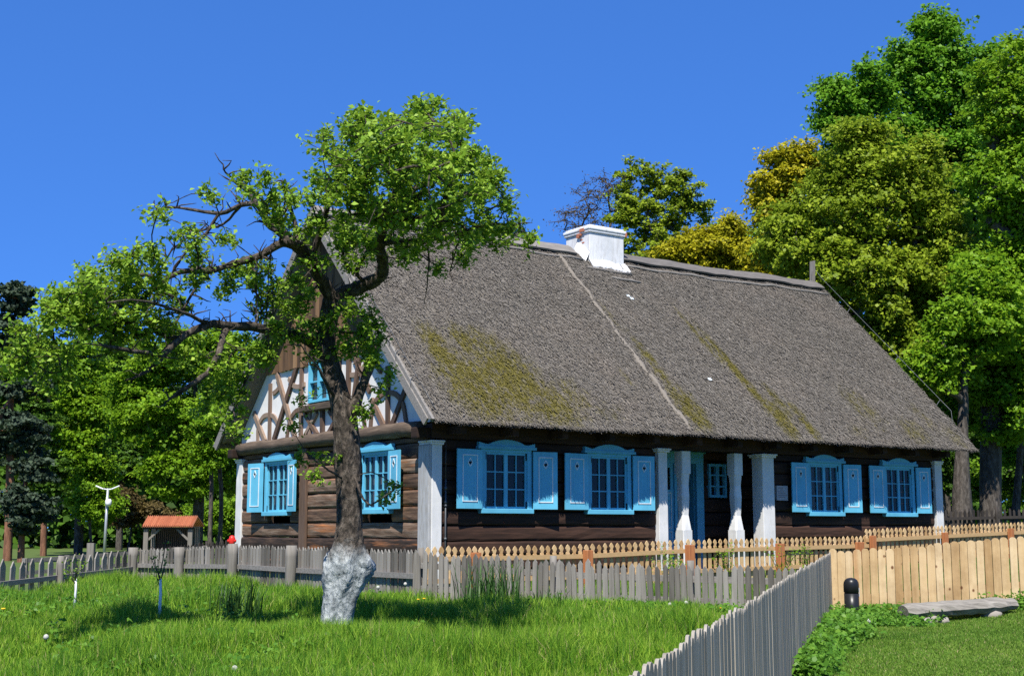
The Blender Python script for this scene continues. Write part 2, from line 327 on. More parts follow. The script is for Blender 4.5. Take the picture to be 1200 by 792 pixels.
class MB:
    """collects boxes, prisms, tubes into one mesh"""
    def __init__(s): s.v = []; s.f = []; s.sm = []
    def add(s, vs, fs, sm=False):
        k = len(s.v); s.v += [tuple(map(float, p)) for p in vs]; s.f += [tuple(k + i for i in f) for f in fs]; s.sm += [sm] * len(fs)
    def box(s, x0, x1, y0, y1, z0, z1):
        s.add([(x0,y0,z0),(x1,y0,z0),(x1,y1,z0),(x0,y1,z0),(x0,y0,z1),(x1,y0,z1),(x1,y1,z1),(x0,y1,z1)],
              [(0,3,2,1),(4,5,6,7),(0,1,5,4),(1,2,6,5),(2,3,7,6),(3,0,4,7)])
    def obox(s, c, ax, ay, az):
        """oriented box: centre and three half-axis vectors"""
        c, ax, ay, az = map(np.array, (c, ax, ay, az)); P = []
        for k in (-1, 1):
            for (i, j) in ((-1,-1),(1,-1),(1,1),(-1,1)): P.append(c + i*ax + j*ay + k*az)
        s.add(P, [(0,3,2,1),(4,5,6,7),(0,1,5,4),(1,2,6,5),(2,3,7,6),(3,0,4,7)])
    def bar(s, p, q, wd, th, nrm):
        """flat bar from p to q, width wd in the plane, thickness th along nrm"""
        p, q, nrm = np.array(p, float), np.array(q, float), np.array(nrm, float)
        d = q - p; L = np.linalg.norm(d); d /= L; nrm = nrm / np.linalg.norm(nrm)
        x = np.cross(nrm, d); x /= np.linalg.norm(x); nn = np.cross(d, x)
        s.obox((p + q) / 2, d * L / 2, x * wd / 2, nn * th / 2)
    def prism(s, poly, o, a, b, n, th):
        """polygon (list of 2d) in plane o + a*x + b*y, extruded th along n"""
        o, a, b, n = map(lambda q: np.array(q, float), (o, a, b, n)); k = len(poly)
        P = [o + a*x + b*y for x, y in poly] + [o + a*x + b*y + n*th for x, y in poly]
        s.add(P, [tuple(range(k))[::-1], tuple(range(k, 2*k))] + [(i, (i+1) % k, k + (i+1) % k, k + i) for i in range(k)])
    def tube(s, pts, rad, n=8, cap=True, wob=0.0):
        pts = [np.array(p, float) for p in pts]
        if not hasattr(rad, '__len__'): rad = [rad] * len(pts)
        rings = []; prev = None
        for i, p in enumerate(pts):
            d = pts[min(i+1, len(pts)-1)] - pts[max(i-1, 0)]; d = d / (np.linalg.norm(d) + 1e-9)
            ref = np.array([1.0, 0, 0]) if abs(d[0]) < 0.8 else np.array([0, 0, 1.0])
            if prev is not None: ref = prev
            x = ref - d * ref.dot(d); x /= np.linalg.norm(x); y = np.cross(d, x); prev = x
            rings.append([p + rad[i] * (1 + (random.uniform(-wob, wob) if wob else 0)) * (math.cos(2*math.pi*k/n) * x + math.sin(2*math.pi*k/n) * y) for k in range(n)])
        vs = [q for r in rings for q in r]; fs = []
        for i in range(len(rings) - 1):
            for k in range(n): fs.append((i*n + k, i*n + (k+1) % n, (i+1)*n + (k+1) % n, (i+1)*n + k))
        if cap: fs.append(tuple(range(n))[::-1]); fs.append(tuple((len(rings)-1)*n + k for k in range(n)))
        s.add(vs, fs, True)
    def build(s, name, mats, parent=None, loc=None, bevel=0.0):
        off = OFF[parent.name] if parent is not None else (np.array(loc, float) if loc is not None else np.zeros(3))
        me = bpy.data.meshes.new(name)
        V = (np.array(s.v) - off).tolist() if s.v else []
        me.from_pydata(V, [], s.f); me.polygons.foreach_set('use_smooth', s.sm); me.update()
        o = link(name, me, mats, parent, loc)
        if bevel:
            bv = o.modifiers.new('bevel', 'BEVEL'); bv.width = bevel; bv.segments = 2; bv.limit_method = 'ANGLE'
        return o

# ------------------------------------------------------------------ terrain
TP = np.array([(-12,8,.15),(-5,8,.2),(-.7,10.5,.26),(-4,10.5,.28),(-8,12,.3),(1.0,6,.30),(4,11.5,.36),(7.5,12,.42),(0,2,.25),(4,5,.3),
 (-1.95,15.6,.42),(-4,15.5,.47),(-5.8,18,.50),(-8.8,23,.40),(-12,24,.35),(-5.3,26,.48),(-8,29,.50),(-1.5,21,.47),(1.2,19.6,.44),(3.8,18,.42),(4.3,17.8,.43),(5,17,.40),(5.6,17.2,.44),
 (6.9,18.2,.68),(8.5,18.5,.75),(6.5,17.3,.50),(12,17,.85),(-2,25,.42),(2,28,.46),(5,30,.5),(8.5,31.7,.72),(13,35,.85),(0,33,.6),(5,40,.6),(-8,38,.55),
 (15,42,1.15),(20,46,1.3),(12,55,1.1),(25,40,1.5),(-12,45,.5),(-25,45,.5),(-20,65,.5),(0,70,.7),(30,70,1.2)], float)
def terr(x, y):
    x = np.asarray(x, float); y = np.asarray(y, float)
    sh = x.shape; x = x.ravel(); y = y.ravel()
    out = np.zeros_like(x)
    for k in range(0, len(x), 20000):
        xx = x[k:k+20000, None]; yy = y[k:k+20000, None]
        d2 = (xx - TP[None, :, 0])**2 + (yy - TP[None, :, 1])**2
        wt = 1.0 / (d2 + 0.8)**2
        out[k:k+20000] = (wt * TP[None, :, 2]).sum(1) / wt.sum(1)
    return out.reshape(sh)
def tz(x, y): return float(terr(np.array([x]), np.array([y]))[0])
gx = np.concatenate([[-900,-500,-250,-120,-70,-45,-32], np.arange(-26, 27, 0.6), [32,45,70,120,250,500,900]])
gy = np.concatenate([[-60,-20,-6], np.arange(0, 48, 0.6), [54,62,75,100,150,260,500,1200]])
X, Y = np.meshgrid(gx, gy); Z = terr(X, Y)
nx = len(gx); ny = len(gy)
idx = np.arange(nx*ny).reshape(ny, nx)
Q = np.stack([idx[:-1,:-1], idx[:-1,1:], idx[1:,1:], idx[1:,:-1]], -1).reshape(-1, 4)
g = arr_mesh('ground', np.stack([X, Y, Z], -1).reshape(-1, 3), Q, M['ground'], smooth=True)
setp(g, kind='structure')

# ------------------------------------------------------------------ house (thing frame: x along front, y to the back, z up)
GZ = 0.5
YAW = math.radians(35.09)
P0 = np.array([-1.66, 27.0, GZ])
tx = np.array([math.cos(YAW), math.sin(YAW)]); ty = np.array([-tx[1], tx[0]])
def HW(u, v): return P0[:2] + tx*u + ty*v
house = empty('house', (P0[0], P0[1], GZ), YAW, label='old log farmhouse with a mossy thatched roof, half-timbered gable and blue shuttered windows', cat='house')
OFF[house.name] = np.array([0, 0, GZ])       # house parts are written in (u, v, world z)
L, G, RC = 16.42, 9.66, 4.80
def hp(mb, name, mat, parent=None, bevel=0.0): return mb.build(name, mat, parent or house, bevel=bevel)

def log_wall(name, mat, along, r0, r1, z0, z1, pos, out, openings=(), h=0.315, parent=None):
    """courses of squared logs; along 'u' or 'v'; outer face at pos, out = outward sign on the other axis"""
    mb = MB(); z = z0; k = 0
    while z < z1 - 0.05:
        hh = min(h * random.uniform(0.92, 1.08), z1 - z)
        if z1 - z - hh < 0.12: hh = z1 - z
        segs = [(r0, r1)]
        for (a, b_, za, zb) in openings:
            if z + hh > za + 0.1 and z < zb - 0.1:
                ns = []
                for (s0, s1) in segs:
                    if b_ <= s0 or a >= s1: ns.append((s0, s1)); continue
                    if a > s0: ns.append((s0, a))
                    if b_ < s1: ns.append((b_, s1))
                segs = ns
        for (s0, s1) in segs:
            if s1 - s0 < 0.03: continue
            n = max(2, int((s1 - s0) / 0.35)); th = 0.16
            bul = random.uniform(0.02, 0.045); rings = []
            j0 = random.uniform(-.012, .012)
            for i in range(n + 1):
                s = s0 + (s1 - s0) * i / n
                jit = lambda a=0.007: random.uniform(-a, a)
                prof = [(-th, z + .004), (0 + j0, z + .012), (bul*.75 + j0, z + hh*.16), (bul + j0, z + hh*.45 + jit(.02)), (bul*.8 + j0, z + hh*.82), (0 + j0, z + hh - .012), (-th, z + hh - .004)]
                for (d, zz) in prof:
                    d2 = pos + out * (d + (jit() if d > -.1 else 0)); z2 = zz + (jit(.006) if d > -.1 else 0)
                    rings.append((s, d2, z2) if along == 'u' else (d2, s, z2))
            m_ = 7; fs = []
            for i in range(n):
                for q in range(m_): fs.append((i*m_ + q, i*m_ + (q+1) % m_, (i+1)*m_ + (q+1) % m_, (i+1)*m_ + q))
            fs.append(tuple(range(m_))[::-1]); fs.append(tuple(n*m_ + q for q in range(m_)))
            mb.add(rings, fs)
        z += hh
    return hp(mb, name, mat, parent)

WINF = [(1.24, 2.54), (4.05, 5.32), (11.09, 12.36), (14.0, 15.24)]
GW = [(1.51, 2.86), (6.40, 7.80)]
op_f = [(a + .05, b_ - .05, 1.98, 3.28) for a, b_ in WINF]
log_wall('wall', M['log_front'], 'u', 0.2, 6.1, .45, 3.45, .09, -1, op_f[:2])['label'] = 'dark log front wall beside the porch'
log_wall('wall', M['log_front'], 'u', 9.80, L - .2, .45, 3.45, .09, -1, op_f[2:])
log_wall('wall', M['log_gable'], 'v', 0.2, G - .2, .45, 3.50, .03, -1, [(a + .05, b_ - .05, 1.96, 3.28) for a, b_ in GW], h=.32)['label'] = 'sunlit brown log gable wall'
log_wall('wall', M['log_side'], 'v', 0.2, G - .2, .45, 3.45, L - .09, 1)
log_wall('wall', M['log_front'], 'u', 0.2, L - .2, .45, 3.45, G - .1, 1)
# porch recess: back wall and two returns
log_wall('porch_wall', M['log_front'], 'u', 8.64, 9.85, .45, 3.6, 1.25, -1, [(8.88, 9.38, 2.42, 3.16)])
log_wall('porch_wall', M['log_front'], 'u', 6.1, 6.94, .45, 3.6, 1.25, -1)
log_wall('porch_wall', M['log_front'], 'u', 6.95, 8.63, 3.47, 3.7, 1.25, -1)
log_wall('porch_wall', M['log_side'], 'v', 0.12, 1.4, .45, 3.6, 6.10, 1)
log_wall('porch_wall', M['log_side'], 'v', 0.12, 1.4, .45, 3.6, 9.83, -1)
mb = MB(); mb.box(6.0, 10, 0.0, 1.5, .55, .62); hp(mb, 'porch_floor', M['log_front'])
# wall plate, tie-beam ends and dark soffit boards under the eave
mb = MB(); mb.box(.02, L - .02, -.03, .26, 3.44, 3.74)
for k in range(13):
    u = .4 + k * 1.3; mb.box(u, u + .16, -.5, .0, 3.52, 3.68)
hp(mb, 'wall_plate', M['log_front'])
mb = MB(); mb.box(.02, L - .02, G - .26, G + .03, 3.44, 3.74); hp(mb, 'wall_plate', M['log_front'])

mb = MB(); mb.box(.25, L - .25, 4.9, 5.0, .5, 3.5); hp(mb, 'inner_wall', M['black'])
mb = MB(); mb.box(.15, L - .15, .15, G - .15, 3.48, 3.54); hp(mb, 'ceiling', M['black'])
# pillars and porch columns
def pillar(u0, u1, v0, v1, z1, matn, name='pillar', cap=0.03):
    mb = MB(); mb.box(u0, u1, v0, v1, .45, z1 - .09)
    mb.box(u0 - cap, u1 + cap, v0 - cap, v1 + cap, z1 - .09, z1 - .04); mb.box(u0 - cap*1.6, u1 + cap*1.6, v0 - cap*1.6, v1 + cap*1.6, z1 - .04, z1)
    return hp(mb, name, matn, bevel=0.012)
pillar(.03, .27, -.02, .42, 3.40, M['white_post'])
mb = MB(); mb.box(-.035, .027, .0, .42, .45, 3.30); hp(mb, 'corner_board', M['grey_paint'], bevel=.008)
pillar(L - .32, L - .02, -.02, .3, 3.44, M['white_post'])
pillar(-.03, .3, G - .38, G - .02, 3.4, M['white_post'])
pillar(6.09, 6.36, -.06, .2, 3.44, M['white_post'], 'column', .045)
pillar(9.44, 9.84, -.06, .3, 3.42, M['white_post'], 'column', .045)
for uc in (6.97, 8.66):
    mb = MB(); v = .09
    for z0, z1, a0, a1 in ((.45, 1.58, .145, .145), (1.58, 1.92, .145, .095), (1.92, 2.35, .095, .118), (2.35, 2.62, .118, .105), (2.62, 2.88, .105, .128), (2.88, 3.40, .138, .138)):
        n = 8
        P = []
        for zz, a in ((z0, a0), (z1, a1)):
            c_ = a * (.30 if z0 > 1.5 and z0 < 2.8 else .12)
            P += [(uc-a, v-a+c_, zz), (uc-a+c_, v-a, zz), (uc+a-c_, v-a, zz), (uc+a, v-a+c_, zz), (uc+a, v+a-c_, zz), (uc+a-c_, v+a, zz), (uc-a+c_, v+a, zz), (uc-a, v+a-c_, zz)]
        mb.add(P, [tuple(range(8))[::-1], tuple(range(8, 16))] + [(i, (i+1) % 8, 8 + (i+1) % 8, 8 + i) for i in range(8)])
    o_ = hp(mb, 'column', M['white_post']); o_['label'] = 'carved porch column with narrow waist'

mb = MB(); mb.box(-.075, .0, 5.50, 5.82, .45, 3.50); hp(mb, 'wall_post', M['timber'], bevel=.012)
# ---- windows
class Pl:
    """wall plane: s along the wall, d outward, z up -> (u, v, z)"""
    def __init__(s, kind, base): s.k = kind; s.b = base
    def P(s, a, d, z): return (a, s.b - d, z) if s.k == 'u' else (s.b - d, a, z)
    def box(s, mb, a0, a1, d0, d1, z0, z1):
        p = s.P(a0, d0, z0); q = s.P(a1, d1, z1)
        mb.box(min(p[0], q[0]), max(p[0], q[0]), min(p[1], q[1]), max(p[1], q[1]), z0, z1)
    def prism(s, mb, poly, d0, d1):
        o = np.array(s.P(0, d0, 0), float); a = np.array(s.P(1, d0, 0)) - o; n = np.array(s.P(0, d1, 0)) - o
        mb.prism(poly, o, a, (0, 0, 1), n / abs(d1 - d0), abs(d1 - d0))
def heart(cx, cz, r):
    P = []
    for k in range(20):
        q = 2*math.pi*k/20
        P.append((cx + r * math.sin(q)**3, cz + r * (.81*math.cos(q) - .31*math.cos(2*q) - .12*math.cos(3*q))))
    return P[::-1]
def window(pl, a0, a1, z0=1.94, z1=3.30, ped=3.47, curtain=False, lace=False):
    mb = MB(); fw = .11
    pl.box(mb, a0, a0 + fw, -.06, .05, z0 + .08, z1); pl.box(mb, a1 - fw, a1, -.06, .05, z0 + .08, z1)
    pl.box(mb, a0 + fw, a1 - fw, -.06, .046, z1 - .10, z1 - .002)
    wdw = hp(mb, 'window', M['blue'], bevel=.006)
    mb = MB(); pl.box(mb, a0 - .02, a1 + .02, -.06, .105, z0 - .015, z0 + .085); mb.build('sill', M['blue'], wdw, bevel=.008)
    c = (a0 + a1) / 2; hw = (a1 - a0) / 2 + .07
    top = []
    for k in range(17):
        x = -1 + k / 8
        hgt = .085 + (.085 * math.cos(x * math.pi / 1.3) if abs(x) < .65 else 0) + (.02 if abs(x) > .9 else 0) - (.02 if .62 < abs(x) < .8 else 0)
        top.append((c + hw * x, z1 + max(.05, hgt)))
    mb = MB(); pl.prism(mb, [(c + hw, z1 - .03), ][::-1] + [(c + hw, z1 - .03)][1:] + top[::-1] + [(c - hw, z1 - .03)], -.02, .075)
    pl.box(mb, c - hw - .03, c + hw + .03, -.02, .10, z1 - .035, z1 + .025)
    mb.build('pediment', M['blue'], wdw)
    i0, i1, j0, j1 = a0 + fw, a1 - fw, z0 + .085, z1 - .10
    mid = (i0 + i1) / 2
    for (x0, x1) in ((i0, mid), (mid, i1)):
        mb = MB(); e = .045
        pl.box(mb, x0, x0 + e, -.05, .015, j0, j1); pl.box(mb, x1 - e, x1, -.05, .015, j0, j1)
        pl.box(mb, x0 + e, x1 - e, -.05, .013, j0, j0 + e); pl.box(mb, x0 + e, x1 - e, -.05, .013, j1 - e, j1)
        xm = (x0 + x1) / 2; pl.box(mb, xm - .011, xm + .011, -.04, .008, j0 + e, j1 - e)
        for k in (1, 2):
            zz = j0 + e + (j1 - j0 - 2*e) * k / 3
            pl.box(mb, x0 + e, xm - .011, -.04, .006, zz - .011, zz + .011); pl.box(mb, xm + .011, x1 - e, -.04, .006, zz - .011, zz + .011)
        mb.build('sash', M['blue'], wdw)
        for zz in (j0 + .05, j1 - .05):   # iron corner hinges
            mb = MB()
            xe = x0 if x0 == i0 else x1; sg = 1 if x0 == i0 else -1
            pl.box(mb, min(xe + sg*.005, xe + sg*.035), max(xe + sg*.005, xe + sg*.035), .017, .023, zz - .10, zz + .10)
            mb.build('hinge', M['black'], wdw)
        mb = MB(); pl.box(mb, x0 + e - .005, x1 - e + .005, -.028, -.022, j0 + e - .005, j1 - e + .005); mb.build('pane', M['glass'], wdw)
    if curtain:
        mb = MB(); n = 60
        for (s0, s1) in ((i0, i0 + .34), (mid - .10, mid + .10), (i1 - .34, i1)):
            P = []
            for k in range(n + 1):
                s = s0 + (s1 - s0) * k / n; d = -.16 + .02 * math.sin(k * 1.1)
                P += [pl.P(s, d, j0 - .1), pl.P(s, d, j1)]
            mb.add(P, [(2*k, 2*k + 2, 2*k + 3, 2*k + 1) for k in range(n)])
        mb.build('curtain', M['curtain'], wdw)
    return wdw
def shutter(pl, a0, a1, hinge_hi, z0=2.02, z1=3.24, tilt=5.0):
    """open shutter; hinge_hi: hinged at a1, else at a0; its free edge stands a little off the wall"""
    wd = a1 - a0; q = math.radians(tilt)
    def tr(mb):
        out = []
        for (a, d, z) in mb.v:
            r = (a1 - a) if hinge_hi else (a - a0)
            dd = d; aa = (a1 - r*math.cos(q) if hinge_hi else a0 + r*math.cos(q)); dd = d + r*math.sin(q)
            out.append(tuple(map(float, pl.P(aa, dd, z))))
        mb.v = out
    D = .075
    mb = MB()
    k = 3
    for i in range(k):
        mb.box(a0 + wd*i/k + .001, a0 + wd*(i+1)/k - .001, D, D + .032, z0, z1)
    tr(mb); sh = hp(mb, 'shutter', M['blue'])
    mb = MB(); m_ = wd * .20; e = .022
    b0, b1, c0, c1 = a0 + m_, a1 - m_, z0 + .14, z1 - .11
    mb.box(b0, b0 + e, D + .03, D + .044, c0, c1); mb.box(b1 - e, b1, D + .03, D + .044, c0, c1)
    mb.box(b0 + e, b1 - e, D + .03, D + .042, c0, c0 + e); mb.box(b0 + e, b1 - e, D + .03, D + .042, c1 - e, c1)
    tr(mb); mb.build('panel_trim', M['white_trim'], sh)
    c = (a0 + a1) / 2; hz_ = z1 - .27
    mb = MB(); P = [(c, hz_ - .10), (c + .065, hz_ - .005), (c + .03, hz_ + .06), (c, hz_ + .10), (c - .03, hz_ + .06), (c - .065, hz_ - .005)]
    I = [(c + (x - c)*.72, hz_ + (z - hz_)*.72) for x, z in P]
    for i in range(6):
        j = (i + 1) % 6; qd = [P[i], P[j], I[j], I[i]]
        mb.add([(x, D + .030, z) for x, z in qd] + [(x, D + .042, z) for x, z in qd], [(0,1,2,3),(4,7,6,5),(0,4,5,1),(1,5,6,2),(2,6,7,3),(3,7,4,0)])
    tr(mb); mb.build('heart_trim', M['white_trim'], sh)
    mb = MB(); hp_ = heart(c, hz_ - .005, .043); n = len(hp_)
    mb.add([(x, D + .033, z) for x, z in hp_] + [(x, D + .036, z) for x, z in hp_], [tuple(range(n)), tuple(range(n, 2*n))[::-1]] + [(i, (i+1) % n, n + (i+1) % n, n + i) for i in range(n)])
    tr(mb); mb.build('heart', M['black'], sh)
plF = Pl('u', .04); plG = Pl('v', -.02)
SHF = [((.57, 1.235), (2.545, 3.13)), ((3.37, 4.04), (5.33, 5.91)), ((10.42, 11.08), (12.37, 12.94)), ((13.32, 13.99), (15.25, 15.80))]
for (a, b_), (l, r) in zip(WINF, SHF):
    window(plF, a, b_, curtain=(a > 11 and a < 12)); shutter(plF, l[0], l[1], True, tilt=random.uniform(2, 6)); shutter(plF, r[0], r[1], False, tilt=random.uniform(4, 9))
for (a, b_), cu in zip(GW, (True, True)):
    window(plG, a, b_, curtain=cu)
    shutter(plG, a - .62, a - .01, True, tilt=7); shutter(plG, b_ + .01, b_ + .67, False, tilt=9)
# attic window in the gable
def small_window(pl, a0, a1, z0, z1, rows, name='attic_window', mullion=True):
    mb = MB(); e = .06
    pl.box(mb, a0, a0 + e, -.05, .07, z0, z1); pl.box(mb, a1 - e, a1, -.05, .07, z0, z1)
    pl.box(mb, a0 + e, a1 - e, -.05, .066, z0, z0 + e); pl.box(mb, a0 + e, a1 - e, -.05, .066, z1 - e, z1)
    c = (a0 + a1) / 2
    if mullion: pl.box(mb, c - .05, c + .05, -.05, .06, z0 + e, z1 - e)
    for k in range(1, rows):
        zz = z0 + (z1 - z0) * k / rows; pl.box(mb, a0 + e, a1 - e, -.04, .05, zz - .018, zz + .018)
    wdw = hp(mb, name, M['blue'])
    mb = MB(); pl.box(mb, a0 + e - .01, a1 - e + .01, -.03, -.022, z0 + e - .01, z1 - e + .01); mb.build('pane', M['glass'], wdw)
    return wdw
small_window(plG, 4.42, 5.44, 4.56, 5.54, 2)

# ---- gable infill, timber frame, boards
def slope_z(v, up=0.0): return 3.80 + .985 * (min(v, 2*RC - v) + .72) + up       # outer thatch surface
mb = MB(); zu = -.52
poly = [(.10, 3.78), (G - .12, 3.78), (G - .12, min(slope_z(G-.12, zu), 5.6)), (2*RC - (5.62 - 3.80 - zu)/.985 + .72, 5.62), ((5.62 - 3.80 - zu)/.985 - .72, 5.62), (.10, slope_z(.10, zu))]
plI = Pl('v', .05)
plI.prism(mb, poly, -.1, 0.0); hp(mb, 'gable_infill', M['infill'])
mb = MB(); Pl('v', L - .12).prism(mb, [(.3, 3.74), (G - .3, 3.74), (G - .3, slope_z(G - .3, zu)), (RC, slope_z(RC, zu)), (.3, slope_z(.3, zu))], -.1, 0.0); hp(mb, 'gable_infill', M['gboards'])
mb = MB()
vtop = (5.56 - 3.80 - zu)/.985 - .72
v_ = vtop
while v_ < 2*RC - vtop - .02:
    w_ = random.uniform(.17, .23); v2 = min(v_ + w_, 2*RC - vtop)
    za, zb = slope_z(v_, zu), slope_z(v2, zu); d = random.uniform(.055, .075)
    zc_ = [(v_ + .004, 5.50 - random.uniform(0, .03)), (v2 - .004, 5.50 - random.uniform(0, .03)), (v2 - .004, zb)]
    if v_ < RC < v2: zc_.append((RC, slope_z(RC, zu)))
    plI.prism(mb, zc_ + [(v_ + .004, za)], 0.02, d); v_ = v2
hp(mb, 'gable_boards', M['gboards'])
mb = MB(); T = lambda p, q, wd=.12, th=.055: mb.bar(plI.P(p[0], th/2, p[1]), plI.P(q[0], th/2, q[1]), wd, th, (1, 0, 0))
def Cc(p): return (2*4.80 - p[0], p[1])
D1 = [((7.8, 5.25), (7.78, 3.8), .13), ((6.03, 5.5), (6.0, 3.8), .14), ((5.55, 5.5), (5.52, 3.8), .11), ((8.75, 4.58), (8.01, 3.8), .13), ((6.27, 5.55), (7.5, 3.8), .14), ((7.40, 5.45), (6.29, 3.8), .13),
      ((5.14, 4.32), (5.75, 3.8), .10), ((5.76, 4.32), (5.1, 3.8), .10), ((4.86, 4.40), (4.84, 3.8), .12)]
for k, (p, q, wd) in enumerate(D1): T(p, q, wd, .050 + .004*k)
D2 = [((1.83, 5.1), (1.80, 3.8), .14), ((1.02, 4.58), (1.62, 3.8), .13), ((3.36, 5.45), (2.60, 4.6), .13), ((2.52, 4.42), (1.95, 3.8), .13), ((2.72, 5.5), (2.10, 5.0), .12), ((3.6, 5.5), (3.62, 3.8), .14), ((3.10, 5.4), (3.5, 3.8), .12), ((4.07, 5.5), (4.05, 3.8), .11), ((4.5, 4.32), (3.85, 3.8), .10), ((3.85, 4.32), (4.5, 3.8), .10)]
for k, (p, q, wd) in enumerate(D2): T(p, q, wd, .051 + .004*k)
def arc(pts, wd=.11, th=.046):
    P = [np.array(p) for p in pts]; S_ = []
    for i in range(len(P) - 1):
        p0 = P[max(i-1, 0)]; p1 = P[i]; p2 = P[i+1]; p3 = P[min(i+2, len(P)-1)]
        for k in range(6):
            q = k / 6
            S_.append(.5*((2*p1) + (-p0 + p2)*q + (2*p0 - 5*p1 + 4*p2 - p3)*q*q + (-p0 + 3*p1 - 3*p2 + p3)*q**3))
    S_.append(P[-1]); n = len(S_); VV = []
    for i, p in enumerate(S_):
        d = S_[min(i+1, n-1)] - S_[max(i-1, 0)]; d = d / np.linalg.norm(d); nn = np.array([-d[1], d[0]]) * wd / 2
        for dd in (0, th):
            for sg in (-1, 1): VV.append(plI.P(p[0] + sg*nn[0], dd, p[1] + sg*nn[1]))
    fs = [(0, 1, 3, 2)]
    for i in range(n - 1):
        a = 4*i; b_ = a + 4; fs += [(a, b_, b_+1, a+1), (a+2, a+3, b_+3, b_+2), (a, a+2, b_+2, b_), (a+1, b_+1, b_+3, a+3)]
    fs.append((4*n-4, 4*n-2, 4*n-1, 4*n-3)); mb.add(VV, fs)
arc([(8.48, 3.80), (8.47, 4.18), (8.20, 4.42), (7.85, 4.46), (7.5, 4.37), (7.25, 4.12)]); arc([(7.62, 4.98), (7.4, 5.04), (7.15, 5.16)]); arc([(6.75, 5.28), (6.5, 5.10), (6.2, 5.03), (5.85, 5.06)])
arc([(6.78, 3.80), (6.64, 4.2), (6.35, 4.42), (6.0, 4.47), (5.7, 4.46)]); arc([(2.57, 3.80), (2.47, 4.25), (2.15, 4.48), (1.8, 4.52), (1.45, 4.44), (1.17, 4.22), (1.02, 3.80)]); arc([(2.85, 5.25), (3.05, 5.08), (3.3, 5.05), (3.7, 5.08)])
arc([(2.82, 3.80), (2.95, 4.2), (3.25, 4.44), (3.6, 4.48)])
hp(mb, 'timber_frame', M['timber'])
mb = MB(); plI.box(mb, 3.9, 5.85, .0, .17, 4.36, 4.52); hp(mb, 'window_shelf', M['beam'], bevel=.02)
mb = MB(); n = 24
mb.tube([(-.035 + random.uniform(-.012, .012), .28 + (G - .5)*k/n, 3.66 + random.uniform(-.015, .015)) for k in range(n + 1)], [.165 + random.uniform(-.012, .012) for k in range(n + 1)], 10)
hp(mb, 'sill_beam', M['beam'])
for va in (.02, G - .30):
    mb = MB(); mb.box(-.30, .1, va, va + .28, 3.42, 3.66); hp(mb, 'bracket', M['log_side'], bevel=.03)

# ---- thatched roof
U0, U1 = -.36, 17.05
def moss_at(u, v):
    B = [(.75, .9, .30, .55, 0, 1.05), (1.55, 1.25, .22, .35, 0, 1.0), (1.2, .1, .75, .75, 0, 1.0), (2.2, .35, .75, .8, 0, 1.05), (2.9, -.2, .6, .5, 0, .95), (2.0, 1.2, .7, .4, 0, .7), (3.6, .0, .6, .5, 0, .6),
         (7.05, -.1, .35, .55, 0, .95), (6.95, 1.0, .16, .9, 0, .8), (6.75, 2.4, .10, .6, 0, .55), (5.7, .6, .14, .3, 0, .5), (9.75, .9, .14, 1.15, 0, 1.2), (9.45, 2.1, .09, .8, 0, .9), (9.95, -.2, .28, .5, 0, 1.0), (10.75, -.25, .16, .5, 0, .9), (10.4, .25, .18, .5, 0, .7),
         (13.6, .3, .5, .6, 0, .62), (14.9, -.3, .5, .4, 0, .62), (15.9, .1, .3, .6, 0, .5), (12.6, -.4, .4, .3, 0, .45), (16.5, -.4, .3, .35, 0, .6), (4.3, -.3, .7, .3, 0, .45)]
    s = np.zeros_like(u)
    for (a, b_, su, sv, _, k) in B:
        s = np.maximum(s, k * np.exp(-.5*((u - a)/su)**2 - .5*((v - b_)/sv)**2))
    return s
def vnoise(x, y, seed=0):
    """smooth value noise"""
    rs = np.random.RandomState(seed); G_ = rs.rand(64, 64)
    xi = np.floor(x).astype(int); yi = np.floor(y).astype(int); fx = x - xi; fy = y - yi
    fx = fx*fx*(3 - 2*fx); fy = fy*fy*(3 - 2*fy)
    g_ = lambda a, b_: G_[a % 64, b_ % 64]
    return (g_(xi, yi)*(1-fx) + g_(xi+1, yi)*fx)*(1-fy) + (g_(xi, yi+1)*(1-fx) + g_(xi+1, yi+1)*fx)*fy - .5
nu = 176; ns = 60
us = np.linspace(U0, U1, nu); sv = np.linspace(0, 1, ns)
vo_ = np.concatenate([-.74 + (RC + .74)*sv, (2*RC + .74) - (RC + .74)*sv[::-1][1:]])
m_ = len(vo_)
UU, VV_ = np.meshgrid(us, vo_, indexing='ij')
mn = np.minimum(VV_, 2*RC - VV_)
ZO = 3.80 + .985*(mn + .72)
ZO -= .10*np.exp(-((mn - RC)/.25)**2)                    # rounded ridge
ZO += .05*vnoise(UU*.5, VV_*.8, 1) + .05*vnoise(UU*2.2, VV_*1.6, 2) + .03*vnoise(UU*7, VV_*3, 3) + .018*vnoise(UU*18, VV_*9, 4)
edge = np.clip((.6 - (mn + .74))/.6, 0, 1)
ZO += edge * .05 * vnoise(UU*3, VV_*0 + 2.5, 5) - .06*edge
ZO -= .05 * np.sin(np.clip((UU - U0)/(U1 - U0), 0, 1)*math.pi) * np.clip((mn)/RC, 0, 1)     # slight sag of the ridge
ZI = 3.66 + .985*(np.minimum(VV_, 2*RC - VV_) + .55)
VI = VV_ + np.where(VV_ < RC, .15, -.15) * np.clip((RC - mn)/.5, 0, 1) + np.where(VV_ < RC, .22, -.22)*np.clip((.2 - mn - .6)/.34, 0, 1)
ZI = 3.63 + .985*(np.minimum(VI, 2*RC - VI) + .59) - .20*np.clip((mn + .74)/.6, 0, 1)
ZI += edge * .04 * vnoise(UU*6, VV_*0 + 7.5, 6)
Vv = np.concatenate([np.stack([UU, VV_, ZO], -1).reshape(-1, 3), np.stack([UU, VI, ZI], -1).reshape(-1, 3)])
io = np.arange(nu*m_).reshape(nu, m_); ii = io + nu*m_
